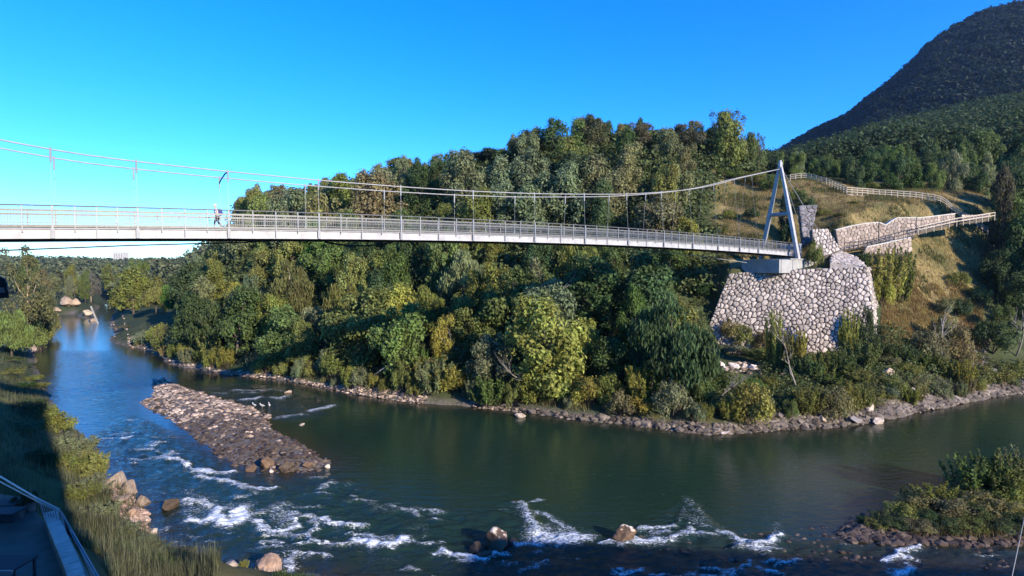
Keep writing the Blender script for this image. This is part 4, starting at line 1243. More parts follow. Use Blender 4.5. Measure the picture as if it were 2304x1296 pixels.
b = MB(); b.box(B(80.6, .9, 19.4), .9, 3.0, 2.4, (BD, BN, Vector((0, 0, 1)))); apart(b, 'gate_pier', M['grey_steel'], bevel=.03)

# ------------------------------------------------------------------ stone walls
M['shaded_stone'] = noisemat('shaded_stone', (.09, .08, .09), (.17, .155, .165), 1.4, .9, .5, c3=(.26, .24, .25), island=.35)  # darkened stone, the wing wall's shade put into its colour
def clip(poly, n, c):
    out = []
    for i in range(len(poly)):
        a, b = poly[i], poly[(i + 1) % len(poly)]
        da, db = a[0] * n[0] + a[1] * n[1] - c, b[0] * n[0] + b[1] * n[1] - c
        if da <= 0: out.append(a)
        if (da < 0) != (db < 0):
            t = da / (da - db); out.append((a[0] + (b[0] - a[0]) * t, a[1] + (b[1] - a[1]) * t))
    return out

def stone_wall(bot, top, size, mat, joint, label, cat, gap=.07, bulge=.16, jit=.33, seed=1, thick=1.2, cap=None, back=True):
    rng = random.Random(seed)
    bot = [Vector(p) for p in bot]; top = [Vector(p) for p in top]
    mids = [(a + b) / 2 for a, b in zip(bot, top)]
    cum = [0]
    for a, b in zip(mids[:-1], mids[1:]): cum.append(cum[-1] + (b - a).length)
    L = cum[-1]; Hm = sum((b - a).length for a, b in zip(bot, top)) / len(bot)
    def ev(s, v):
        s = min(max(s, 0), L - 1e-6)
        i = max(k for k in range(len(cum) - 1) if cum[k] <= s)
        t = (s - cum[i]) / (cum[i + 1] - cum[i])
        a = bot[i].lerp(bot[i + 1], t); b = top[i].lerp(top[i + 1], t)
        n = (bot[i + 1] - bot[i]).cross(top[i] - bot[i])
        n.normalize()
        if n.y > 0: n = -n
        return a.lerp(b, v / Hm), n
    seeds = []
    ny = max(1, round(Hm / size)); nx = max(1, round(L / (size * 1.05)))
    if bulge > .25:                             # loose boulders: random packing of unequal stones
        rad = []
        for _ in range(9000):
            r_ = size * (.30 + .62 * rng.random() ** 2.2) * (1.0 if _ < 2500 else .72)
            q = (rng.uniform(0, L), rng.uniform(0, Hm))
            if all((q[0] - a[0]) ** 2 + (q[1] - a[1]) ** 2 > (.62 * (r_ + b)) ** 2 * 1.6 for a, b in zip(seeds, rad)): seeds.append(q); rad.append(r_)
    else:
        for j in range(ny):
            for i in range(nx):
                seeds.append(((i + .5 + (.5 if j % 2 else 0) * .9 + rng.uniform(-jit, jit)) * L / nx, (j + .5 + rng.uniform(-jit, jit)) * Hm / ny))
    mb = MB()
    for p in seeds:
        poly = [(0, 0), (L, 0), (L, Hm), (0, Hm)]
        for q in seeds:
            dx, dy = q[0] - p[0], q[1] - p[1]
            d2 = dx * dx + dy * dy
            if q is p or d2 > (size * 3.2) ** 2 or d2 < 1e-6: continue
            d = math.sqrt(d2); n = (dx / d, dy / d)
            poly = clip(poly, n, n[0] * p[0] + n[1] * p[1] + d / 2 - gap * rng.uniform(.6, 1.5) / 2)
            if len(poly) < 3: break
        if len(poly) < 3: continue
        cx = sum(a[0] for a in poly) / len(poly); cy = sum(a[1] for a in poly) / len(poly)
        if max(math.hypot(a[0] - cx, a[1] - cy) for a in poly) < size * .22: continue
        # cut the corners
        pp = []
        for i in range(len(poly)):
            a, b = poly[i], poly[(i + 1) % len(poly)]
            for t in (.22, .78): pp.append((a[0] + (b[0] - a[0]) * t, a[1] + (b[1] - a[1]) * t))
        if bulge > .3:
            p3 = []
            for i in range(len(pp)):
                a, b = pp[i], pp[(i + 1) % len(pp)]
                for t in (.25, .75): p3.append((a[0] + (b[0] - a[0]) * t, a[1] + (b[1] - a[1]) * t))
            k_ = rng.uniform(.93, 1.02); pp = [(cx + (x - cx) * k_, cy + (y - cy) * k_) for x, y in p3]
        rings = []
        bl = bulge * rng.uniform(.6, 1.4)
        tx, ty = rng.uniform(-.25, .25), rng.uniform(-.25, .25)
        for f, dz in ((1.0, -.14), (.97, bl * .45), (.80, bl * .85), (.42, bl)):
            ring = []
            for a in pp:
                x, y = cx + (a[0] - cx) * f, cy + (a[1] - cy) * f
                P, n = ev(x, y)
                z = dz + (rng.uniform(-.03, .03) * size if f < 1 else 0) + ((a[0] - cx) * tx + (a[1] - cy) * ty) * f * .35 * (1 if f < 1 else 0)
                ring.append(P + n * z)
            rings.append(ring)
        n = len(pp)
        vs = [v_ for r in rings for v_ in r]
        fs = []
        for k in range(3):
            for i in range(n): fs.append((k * n + i, k * n + (i + 1) % n, (k + 1) * n + (i + 1) % n, (k + 1) * n + i))
        fs.append(tuple(3 * n + i for i in range(n)))
        mb.add(vs, fs)
    body = MB()
    nb = len(bot)
    outn = []
    for i in range(nb):
        j = min(i, nb - 2)
        n = (bot[j + 1] - bot[j]).cross(top[j] - bot[j]); n.normalize()
        outn.append(-n if n.y > 0 else n)
    vs = []
    for i in range(nb):
        vs += [bot[i] - outn[i] * .03, top[i] - outn[i] * .03, top[i] - outn[i] * thick, bot[i] - outn[i] * thick + Vector((0, 0, -.3))]
    fs = []
    for i in range(nb - 1):
        for k in range(4): fs.append((i * 4 + k, (i + 1) * 4 + k, (i + 1) * 4 + (k + 1) % 4, i * 4 + (k + 1) % 4))
    fs += [(0, 1, 2, 3), tuple(4 * (nb - 1) + k for k in (3, 2, 1, 0))]
    body.add(vs, fs)
    root = body.build('stone_wall', joint)
    tag(root, label, cat)
    mb.build('stonework', mat, root)
    if cap:
        c = MB()
        for i in range(nb - 1):
            c.bar(top[i] - outn[i] * thick * .4 + Vector((0, 0, .06)), top[i + 1] - outn[i + 1] * thick * .4 + Vector((0, 0, .06)), thick * .9 + .16, .14)
        c.build('coping', cap, root)
    return root

# the big boulder wall under the abutment, with its return on the right
stone_wall([at(1572, 792, 83.4), at(1640, 800, 81.9), at(1720, 806, 80.9), at(1800, 808, 80.0), at(1880, 805, 79.4), at(1974, 790, 79.0), at(1992, 742, 85)],
           [at(1640, 617, 86.4), at(1700, 611, 85.0), at(1752, 608, 84.2), at(1810, 606, 83.5), at(1880, 603, 82.9), at(1948, 601, 82.2), at(1960, 600, 88)],
           .84, M['wall_stone'], M['joint'], 'tall battered wall of big pale boulders below the bridge abutment', 'wall', gap=.05, bulge=.27, seed=4, thick=.5, jit=.40)
def gp(px, py, Y): return at(px, py, Y)
# retaining walls along the path up the slope
stone_wall([at(1888, 562, 90.6), at(1920, 558, 90.7), at(1952, 551, 90.8), at(1976, 546, 90.9)], [at(1880, 517, 92.0), at(1915, 508, 92.1), at(1950, 502, 92.2), at(1976, 500, 92.2)],
           .62, M['warm_stone'], M['mortar'], 'pinkish stone retaining wall of the path right of the pylon', 'wall', gap=.05, bulge=.06, seed=5, thick=.5, cap=M['white_concrete'])
stone_wall([at(1978, 546, 90.9), at(1992, 543, 90.9), at(2006, 541, 91), at(2020, 537, 91), at(2060, 529, 91)], [at(1978, 500, 92.2), at(1992, 506, 92.2), at(2006, 496, 92.3), at(2018, 490, 92.3), at(2060, 489, 92.4)],
           .6, M['warm_stone'], M['mortar'], 'pale stone retaining wall with a stepped top in the middle of the path', 'wall', gap=.04, bulge=.05, seed=6, thick=.5, cap=M['white_concrete'])
stone_wall([at(2062, 523, 91), at(2100, 513, 91.4), at(2150, 500, 92.5)], [at(2062, 490, 92.4), at(2100, 486, 92.7), at(2148, 480, 93.6)],
           .6, M['warm_stone'], M['mortar'], 'long low pink stone wall at the upper end of the path', 'wall', gap=.04, bulge=.05, seed=7, thick=.5, cap=M['white_concrete'])
stone_wall([at(2164, 498, 93), at(2200, 494, 94), at(2228, 490, 95)], [at(2164, 483, 93.6), at(2200, 484, 94.6), at(2228, 480, 95.6)],
           .55, M['warm_stone'], M['mortar'], 'short weathered stone wall at the right end of the path', 'wall', gap=.04, bulge=.05, seed=8, thick=.5)
stone_wall([at(1836, 578, 86.6), at(1862, 574, 87.2), at(1890, 562, 88.6)], [at(1826, 516, 89.4), at(1848, 515, 89.8), at(1862, 515, 90.2)],
           .7, M['wall_stone'], M['joint'], 'grey boulder wall in half shade beside the pylon foot', 'wall', gap=.09, bulge=.14, seed=9, thick=.6)
stone_wall([at(1808, 552, 91.8), at(1822, 545, 92.2)], [at(1798, 463, 94.2), at(1840, 460, 94.4)],
           .8, M['shaded_stone'], M['joint'], 'shaded leaning stone wing wall behind the pylon leg', 'wall', gap=.1, bulge=.12, seed=10, thick=.5)
stone_wall([at(1940, 576, 88), at(1970, 572, 88.2), at(2000, 570, 88.4)], [at(1950, 555, 88.6), at(1975, 550, 88.8), at(2000, 545, 89)],
           .6, M['warm_stone'], M['mortar'], 'low pale parapet wall in front of the path behind the leafy shrubs', 'wall', gap=.04, bulge=.06, seed=11, thick=.5, cap=M['white_concrete'])
stone_wall([at(2000, 572, 88.2), at(2025, 572, 88.4), at(2052, 566, 88.8)], [at(2000, 544, 89), at(2025, 539, 89.2), at(2050, 534, 89.4)],
           .75, M['warm_stone'], M['mortar'], 'white stone end pier of the low path parapet', 'wall', gap=.05, bulge=.1, seed=12, thick=.7, cap=M['white_concrete'])
stone_wall([at(1925, 449, 106.0), at(1950, 457, 105.5), at(1975, 460, 105.4), at(1994, 452, 106.5)], [at(1905, 437, 107.4), at(1945, 441, 107.3), at(1975, 446, 107.2), at(1998, 449, 107.2)],
           .8, M['warm_stone'], M['mortar'], 'half-buried pale stone wall directly beneath the rail fence', 'wall', gap=.06, bulge=.1, seed=13, thick=.4, cap=M['white_concrete'])
# stone fill on the path ramp above the boulder wall
pv = MB()
ring = [(1868, 592, 84.0), (1950, 601.5, 82.4), (1925, 580, 87.5), (1890, 566, 90.2), (1872, 572, 89)]
c0 = sum((at(*q) for q in ring), Vector()) / 5
P5 = [at(*q) for q in ring]
pv.add([q + Vector((0, 0, .12)) for q in P5] + [q - Vector((0, 0, 1.5)) for q in P5], [(0, 1, 2, 3, 4)] + [(i, i + 5, (i + 1) % 5 + 5, (i + 1) % 5) for i in range(5)])
o = pv.build('path', M['wall_stone']); o['kind'] = 'structure'
PVP = np.array([(q.x, q.y) for q in P5])

# ------------------------------------------------------------------ fences
def fence(name, pts, n, hgt, rails, label, m, pw=.12, snap=True):
    P_ = []
    cum = [0]
    for a, b in zip(pts[:-1], pts[1:]): cum.append(cum[-1] + (b - a).length)
    for i in range(n):
        d = cum[-1] * i / (n - 1)
        k = max(j for j in range(len(cum) - 1) if cum[j] <= d + 1e-6)
        p = pts[k].lerp(pts[k + 1], (d - cum[k]) / (cum[k + 1] - cum[k]))
        if snap: p.z = max(p.z - 1.0, gz(p.x, p.y))
        P_.append(p)
    root = empty(name, P_[0]); tag(root, label, 'fence')
    I = Matrix.Translation(-root.location)
    for p in P_:
        o = MB().bar(p + Vector((0, 0, -.3)), p + Vector((0, 0, hgt)), pw, pw, (0, 1, 0)).build('post', m, root); o.matrix_parent_inverse = I
    for f in rails:
        r = MB()
        for a, b in zip(P_[:-1], P_[1:]): r.bar(a + Vector((0, -.08, hgt * f)), b + Vector((0, -.08, hgt * f)), .05, .13)
        o = r.build('rail', m, root); o.matrix_parent_inverse = I
    return root
fence('rail_fence', [foot(1778, 118), foot(1812, 117), foot(1860, 114), foot(1905, 107.6), foot(1960, 107.6), foot(2050, 105.5), foot(2130, 103.5), foot(2222, 101)], 40, 1.35, (.35, .66, .95), 'long wooden three-rail fence running down the golden slope right of the pylon', M['wood'])
fence('path_fence', [at(1900, 563, 88.6), at(1960, 556, 88.8), at(2052, 531, 89.2)], 16, 1.2, (.95, .5), 'thin dark post fence along the path below the pink wall', M['dark_steel'], .06, False)
fence('path_fence', [at(2066, 525, 90.2), at(2150, 506, 91.6), at(2238, 492, 94.5)], 12, 1.1, (.95, .5), 'weathered rail fence in front of the long low wall', M['wood'], .08, False)
fence('gate_fence', [foot(2228, 99), foot(2256, 99)], 4, 1.3, (.3, .6, .95), 'short pale gate-like fence panel at the right end of the path', M['wood'], .1)

# ------------------------------------------------------------------ rocks
from mathutils import noise as mnoise
def rock_mesh(seed, sub_=4, flat=.8):
    rng = np.random.default_rng(seed)
    bm = bmesh.new()
    bmesh.ops.create_icosphere(bm, subdivisions=sub_, radius=1)
    pl = [(unit(rng.normal(size=3)), rng.uniform(.38, .74)) for _ in range(11)]
    for v in bm.verts:
        p = np.array(v.co)
        for n, d in pl:
            k = p @ n
            if k > d: p = p - n * (k - d) * .85
        p = p * (1 + .16 * mnoise.noise(Vector(p) * 1.7 + Vector((seed, 0, 0))) + .08 * mnoise.noise(Vector(p) * 4.5 + Vector((0, seed, 0))) + .04 * mnoise.noise(Vector(p) * 9 + Vector((0, 0, seed))))
        v.co = Vector(p) * 1.0
        v.co.z *= flat
    me = bpy.data.meshes.new('rock'); bm.to_mesh(me); bm.free()
    me.materials.append(M['rock'])
    return me
RK = [rock_mesh(300 + i) for i in range(6)]
def sunlit_top():  # brown rock; the pale upper part paints in sunlight on its top
    m = noisemat('sunlit_top_rock', (.07, .045, .03), (.16, .10, .065), 1.6, .7, .6, dist=.15)
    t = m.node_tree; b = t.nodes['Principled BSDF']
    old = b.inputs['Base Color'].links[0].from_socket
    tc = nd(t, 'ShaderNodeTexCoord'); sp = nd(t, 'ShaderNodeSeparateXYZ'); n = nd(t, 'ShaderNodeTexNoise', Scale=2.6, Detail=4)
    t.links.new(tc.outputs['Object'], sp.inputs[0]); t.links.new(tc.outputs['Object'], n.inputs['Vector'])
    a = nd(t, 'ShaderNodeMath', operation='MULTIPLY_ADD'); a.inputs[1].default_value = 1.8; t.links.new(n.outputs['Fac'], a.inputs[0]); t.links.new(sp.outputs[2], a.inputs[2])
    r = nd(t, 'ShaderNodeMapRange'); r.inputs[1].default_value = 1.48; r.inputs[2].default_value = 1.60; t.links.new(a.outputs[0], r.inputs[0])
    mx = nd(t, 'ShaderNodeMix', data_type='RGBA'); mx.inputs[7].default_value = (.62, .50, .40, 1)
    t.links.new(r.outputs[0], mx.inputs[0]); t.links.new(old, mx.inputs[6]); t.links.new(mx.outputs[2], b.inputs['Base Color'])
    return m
M['sunlit_top_rock'] = sunlit_top()
LITR = []
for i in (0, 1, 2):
    me_ = RK[i].copy(); me_.materials.clear(); me_.materials.append(M['sunlit_top_rock']); LITR.append(me_)
def boulder(px, py, wpx, label, color=(1, 1, 1), flat=1.0, base=None, group=None, name='boulder', sink=.25):
    p = base or onz(px, py)
    g_ = max(gz(p.x, p.y), -.15)
    r = wpx / F * p.y / 2 * 1.3
    o = link(name, RNG.choice(LITR if ('pale top' in label or 'brown and cream' in label) else RK))
    o.scale = (r, r * RNG.uniform(.8, 1.1), r * flat)
    o.rotation_euler = (RNG.uniform(-.3, .3), RNG.uniform(-.3, .3), RNG.uniform(0, 6))
    o.location = (p.x, p.y, g_ + r * flat * (.75 - sink) if base is None else p.z)
    o.color = (*color, 1)
    return tag(o, label, 'boulder', group)
BROWN = (.34, .24, .17); DARK = (.2, .165, .14); PALE = (1.0, .9, .82); PINK = (.8, .6, .5)
for a in [
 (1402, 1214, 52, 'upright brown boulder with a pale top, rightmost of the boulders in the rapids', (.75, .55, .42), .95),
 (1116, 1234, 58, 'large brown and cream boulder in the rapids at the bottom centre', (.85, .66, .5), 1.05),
 (1070, 1240, 40, 'dark wet rock touching the left side of the large rapids boulder', (.15, .13, .115), .8),
 (1090, 1252, 34, 'small dark rock in front of the large rapids boulder', (.2, .16, .13), .7),
 (1150, 1222, 30, 'low dark rock just right of the large rapids boulder', (.15, .13, .115), .6),
 (385, 1141, 36, 'round dark wet boulder alone in the water off the left bank', (.17, .13, .10), .9),
 (602, 1290, 58, 'pinkish smooth boulder at the bottom edge of the picture', PINK, .85),
 (520, 1298, 42, 'cream flat rock left of the pinkish boulder at the bottom edge', PALE, .5),
 (462, 1296, 36, 'small cream rock at the bottom edge beside the tall grass', PALE, .55),
 (262, 1122, 48, 'biggest pale boulder of the heap on the left bank', (.66, .57, .5), 1.1),
 (290, 1132, 44, 'sandy boulder in the middle of the left bank heap', (.6, .5, .42), .9),
 (320, 1146, 38, 'rounded tan boulder nearest the water in the left bank heap', (.58, .48, .4), .9),
 (276, 1155, 34, 'small tan boulder at the foot of the left bank heap', (.55, .45, .38), .8),
 (300, 1172, 32, 'reddish stone below the left bank heap', (.8, .58, .46), .7),
 (345, 1208, 26, 'pale stone on the reddish shingle of the left bank', PALE, .6),
 (320, 1200, 26, 'reddish brown stone on the left bank shingle', (.75, .55, .45), .7),
 (38, 796, 50, 'large pale pink boulder on the far left bank', (.95, .78, .70), .8),
 (62, 800, 36, 'pale boulder just right of the large pink one on the left bank', (.95, .8, .74), .8),
 (22, 806, 36, 'grey-pink boulder left of the large pale one on the left bank', (1.1, .98, .95), 1.0),
 (150, 704, 30, 'broad cream cliff-like rock at the river bend', (.85, .68, .52), .9),
 (172, 704, 17, 'narrow cream rock right of the cliff-like one at the river bend', (.85, .68, .52), 1.2),
 (128, 708, 18, 'low brown rock left of the cliff-like one at the river bend', (.9, .75, .6), .7),
 (198, 714, 20, 'tan rock at the tip of the far river bend', (1.0, .9, .75), .7),
 (212, 722, 15, 'brown rock at the river bend beside the leaning post', (.9, .75, .6), .6),
 (1170, 938, 24, 'white rock in the water off the middle of the far bank', PALE, .6),
 (1630, 976, 22, 'white stone at the water right of the golden waterside shrub', (1.5, 1.4, 1.35), .7),
 (1975, 952, 24, 'white blocky boulder at the waterline below the meadow slope', (1.4, 1.3, 1.25), .9),
 (1955, 942, 24, 'pale boulder behind the white blocky one', (1.1, 1.0, .95), .8),
 (1925, 955, 26, 'blue-grey flat boulder left of the white blocky one', (.6, .6, .66), .6),
 (1850, 958, 22, 'tan rock at the far waterline below the boulder wall', (1.0, .86, .66), .6),
 (600, 1052, 36, 'biggest brown boulder at the lower end of the gravel bar', BROWN, .8),
 (562, 1058, 26, 'flat brown rock at the left front of the gravel bar', BROWN, .6),
 (645, 1058, 28, 'dark brown boulder near the tip of the gravel bar', DARK, .7),
 (690, 1054, 24, 'brown rock right of the dark one at the gravel bar tip', BROWN, .6),
 (612, 1062, 16, 'small white stone against the biggest gravel bar boulder', (1.5, 1.35, 1.25), .7),
 (738, 1052, 14, 'white stone in the water at the very tip of the gravel bar', (1.5, 1.4, 1.3), .8),
 (352, 862, 22, 'dark flat rock at the upper end of the gravel bar', (.55, .5, .55), .6),
 (365, 858, 16, 'pale pointed stone at the upper end of the gravel bar', PALE, .8),
 (678, 955, 16, 'small pale rock in the riffle right of the gravel bar', PALE, .5),
 (650, 882, 16, 'tan rock in the riffle near the far bank', (1, .8, .66), .5),
]: boulder(*a)
for a in [(1775, 850, 34, 'rusty brown boulder half hidden on the slope below the boulder wall', (1.1, .72, .45)), (1998, 842, 24, 'tan boulder standing among the shrubs right of the slope', (1.1, .9, .72)), (1695, 833, 20, 'whitest block of the rubble left of the rusty boulder', (1.7, 1.6, 1.6)), (1622, 825, 18, 'white block at the left end of the rubble below the boulder wall', (1.5, 1.45, 1.45)), (1648, 828, 22, 'rounded white block in the middle of the rubble below the boulder wall', (1.5, 1.45, 1.45)), (1675, 828, 20, 'grey-white block in the rubble between two whiter blocks', (1.2, 1.15, 1.15)), (1632, 833, 15, 'small white block in front of the rubble row', (1.5, 1.45, 1.45)), (2090, 832, 16, 'white stone on the purple scree slope', (1.4, 1.35, 1.35)), (2055, 890, 34, 'tall grey rock standing in the scree by the far waterline', (.95, .88, .85)), (2235, 838, 12, 'tiny white stone under the dark trees at far right', (1.5, 1.5, 1.5))]:
    h_ = hits(a[0], a[1]); boulder(*a, flat=.9, base=h_ + Vector((0, 0, .2)))

def stones(name, P_, R, seed, mat=None, lumps=3):
    """many small stones nobody could count"""
    rng = np.random.default_rng(seed)
    protos = []
    for i in range(lumps):
        bm = bmesh.new(); bmesh.ops.create_icosphere(bm, subdivisions=1, radius=1)
        V = np.array([v.co[:] for v in bm.verts]); Fc = np.array([[v.index for v in f.verts] for f in bm.faces]); bm.free()
        V = V * rng.uniform(.72, 1.25, (len(V), 1)); V[:, 2] *= .72
        protos.append(V)
    n = len(P_)
    pk = rng.integers(0, lumps, n)
    V = np.stack(protos)[pk]
    a = rng.uniform(0, 2 * PI, n); c, s = np.cos(a)[:, None], np.sin(a)[:, None]
    sc = R[:, None] * rng.uniform(.75, 1.3, (n, 2)).repeat(1, 1)[:, :1]
    X = (V[..., 0] * c - V[..., 1] * s) * sc + P_[:, :1]
    Y = (V[..., 0] * s + V[..., 1] * c) * sc * .8 + P_[:, 1:2]
    Z = V[..., 2] * sc * .8 + P_[:, 2:3]
    nv = V.shape[1]
    FF = (Fc[None] + (np.arange(n) * nv)[:, None, None]).reshape(-1, 3)
    o = link(name, npmesh(name, np.stack([X, Y, Z], -1).reshape(-1, 3), FF, [mat or M['pebble']]))
    o['kind'] = 'stuff'
    return o
rg = np.random.default_rng(50)
M['dark_pebble'] = noisemat('dark_pebble', (.028, .019, .014), (.065, .044, .032), .5, .55, .2, c3=(.11, .078, .058), island=.6)
def inpoly_pts(poly, n, keepd=0.0):
    lo, hi = poly.min(0), poly.max(0)
    q = rg.uniform(lo, hi, (n, 2))
    return q[sdist(q, poly) > keepd]
q = inpoly_pts(BAR, 12000, -.25)
z = np.maximum(ground(q[:, 0], q[:, 1]), -.02)
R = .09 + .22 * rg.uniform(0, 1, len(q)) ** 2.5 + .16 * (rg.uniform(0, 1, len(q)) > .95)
# the downstream half of the bar has darker brown stones; the crest upstream is paler
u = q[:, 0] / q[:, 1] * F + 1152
wet = rg.uniform(.06, 1, len(q)) < np.clip((63.5 - q[:, 1] + (fbm(q[:, 0] / 3, q[:, 1] / 3, 60) - .5) * 16) / 9, .03, .97)  # picks the darker stones, more of them downstream
M['pale_pebble'] = noisemat('pale_pebble', (.11, .075, .055), (.27, .195, .15), .35, .85, .2, c3=(.46, .36, .30), island=.9)
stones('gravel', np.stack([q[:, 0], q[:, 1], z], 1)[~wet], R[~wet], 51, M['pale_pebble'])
o = stones('dark_gravel', np.stack([q[:, 0], q[:, 1], z], 1)[wet], R[wet], 52, M['dark_pebble'])
def along(pxs, n, d0, d1, seed):
    rng = np.random.default_rng(seed)
    A_ = np.array(FARW); pxa = np.array([p[0] for p in FAR])
    px = rng.uniform(*pxs, n)
    o_ = np.argsort(pxa)
    x = np.interp(px, pxa[o_], A_[o_, 0]); y = np.interp(px, pxa[o_], A_[o_, 1])
    y = y + rng.uniform(d0, d1, n)
    x = (px - 1152) / F * y
    return np.stack([x, y, np.maximum(ground(x, y), -.05)], 1)
P_ = np.concatenate([along((600, 760), 160, -.1, 1.0, 61), along((740, 960), 520, -.2, 1.6, 62), along((1060, 1160), 220, -.2, 1.5, 63), along((360, 600), 200, -.2, 1.0, 65), along((245, 330), 420, -.3, 6, 66)])
stones('shingle', P_, rg.uniform(.10, .30, len(P_)), 67, M['pale_pebble'])
P_ = np.concatenate([along((1150, 1400), 150, -.3, .6, 64), along((1390, 1760), 520, -.35, .9, 68), along((1700, 2010), 560, -.35, 1.1, 69), along((2000, 2320), 1500, -.3, 2.6, 70), along((2050, 2230), 1500, 1, 13, 71), along((1980, 2100), 700, 1, 9, 72), along((1690, 1960), 500, 1, 4, 172)])
stones('shore_rocks', P_, .08 + .42 * rg.uniform(0, 1, len(P_)) ** 2.2, 73)
pts = [W(*p) for p in [(262, 1112), (300, 1150), (330, 1165), (310, 1190), (345, 1210), (300, 1210), (285, 1180), (265, 1150)]]
q = inpoly_pts(np.array(pts), 2200, -.3)
M['red_pebble'] = noisemat('red_pebble', (.16, .09, .07), (.34, .22, .17), .5, .8, .2, c3=(.5, .38, .3), island=.5)
stones('bank_shingle', np.stack([q[:, 0], q[:, 1], np.maximum(ground(q[:, 0], q[:, 1]), 0)], 1), rg.uniform(.06, .2, len(q)), 74, M['red_pebble'])
q = np.stack([rg.uniform(8, 34, 700), rg.uniform(30.8, 36, 700)], 1)
q = q[fbm(q[:, 0] / 2, q[:, 1] / 2, 80) > .5]
stones('shallow_stones', np.stack([q[:, 0], q[:, 1], np.full(len(q), -.05)], 1), rg.uniform(.06, .22, len(q)), 75, M['dark_pebble'])
q = inpoly_pts(PVP, 1500, .05)
from mathutils.geometry import barycentric_transform
zp = []
for x_, y_ in q:
    for i in (1, 2, 3):
        zz = barycentric_transform(Vector((x_, y_, 0)), *[Vector((P5[k].x, P5[k].y, 0)) for k in (0, i, i + 1)], P5[0], P5[i], P5[i + 1]).z if i < 4 else 0
        if inpoly(x_, y_, [(P5[k].x, P5[k].y) for k in (0, i, i + 1)]): break
    zp.append(zz + .13)
stones('path_cobbles', np.stack([q[:, 0], q[:, 1], np.array(zp)], 1), rg.uniform(.12, .30, len(q)), 78, M['wall_stone'])
qi = ISLE[rg.integers(0, 4, 900)] * 1.0; ti = rg.uniform(0, 1, (900, 1)); ki = rg.integers(0, 4, 900); qi = ISLE[ki] * (1 - ti) + ISLE[ki + 1] * ti + rg.normal(0, .35, (900, 2)); ki = rg.integers(9, 11, 300); ti = ti[:300]; qi = np.concatenate([qi, ISLE[ki] * (1 - ti) + ISLE[(ki + 1) % 11] * ti + rg.normal(0, .3, (300, 2))])
stones('island_stones', np.stack([qi[:, 0], qi[:, 1], np.maximum(ground(qi[:, 0], qi[:, 1]), -.02)], 1), .07 + .3 * rg.uniform(0, 1, len(qi)) ** 2, 79, M['dark_pebble'])
q = np.array([(b_.x, b_.y) for b_ in [hits(px, py) for px, py in zip(rg.uniform(1600, 1720, 70), rg.uniform(816, 842, 70))]])
stones('rubble', np.stack([q[:, 0], q[:, 1], ground(q[:, 0], q[:, 1]) + .1], 1), rg.uniform(.2, .5, len(q)), 76, M['pale_pebble'])

# ------------------------------------------------------------------ dead wood
def snag(p, hgt, spread, label, seed, lying=False, m='deadwood', n=9):
    rng = random.Random(seed)
    b = MB()
    def grow(a, d, L, r, k):
        pts = [a]; q = a.copy(); dd = d.copy()
        for i in range(4):
            dd = (dd + Vector((rng.uniform(-.3, .3), rng.uniform(-.3, .3), rng.uniform(-.15, .2)))).normalized()
            q = q + dd * L / 4; pts.append(q.copy())
        b.tube(pts, [r, r * .8, r * .6, r * .42, r * .2], 5)
        if k:
            for _ in range(n if k == 2 else 3):
                i = rng.randint(1, 3)
                e = (dd + Vector((rng.uniform(-1, 1), rng.uniform(-.7, .7), rng.uniform(-.3, .9))) * spread).normalized()
                grow(pts[i], e, L * rng.uniform(.35, .6), r * .5, k - 1)
    d = Vector((rng.uniform(-1, 1), rng.uniform(-.5, .1), .35)).normalized() if lying else Vector((rng.uniform(-.15, .15), 0, 1))
    grow(p - Vector((0, 0, .2)), d, hgt, (.010 if lying else .016) * hgt + .02, 2)
    o = b.build('dead_tree' if not lying else 'driftwood', M[m], smooth=True)
    return tag(o, label, 'dead tree' if not lying else 'driftwood')
snag(foot(1216, 76), 9.5, 1.0, 'bare dead tree with a straight pale trunk in the middle of the far bank', 1, n=7)
snag(hits(845, 852) + Vector((0, -1.5, .8)), 6, .8, 'tangle of grey dead branches at the foot of the far bank', 2, True, n=11)
snag(hits(1205, 885) + Vector((0, -1, .8)), 5, .8, 'grey fallen branches by the water left of the golden shrub', 3, True, n=9)
snag(hits(1060, 800) + Vector((0, -1, .5)), 5, .7, 'thin pale fallen branches above the yellow green waterside shrub', 4, True, n=6)
snag(hits(1610, 905) + Vector((0, -.8, .5)), 4, .9, 'curled brown dead bush among shrubs at the far waterline', 5, True, n=10)
snag(foot(2110, 77), 6.5, .8, 'thin grey leafless sapling on the dark scree slope', 6, n=6)
snag(foot(1795, 66), 7, .5, 'slender pale forked sapling below the boulder wall', 7, n=3)
snag(foot(2285, 82), 7.5, .6, 'pale forked dead trunk among dark trees at the right picture edge', 8, n=4)
# the leaning white post at the bend
p = onz(222, 728)
o = MB().bar(p + Vector((0, 0, -.5)), p + Vector((-2.2, 0, 5.2)), .32, .32).build('mooring_post', M['concrete']); tag(o, 'pale leaning post standing in the water at the river bend', 'post')

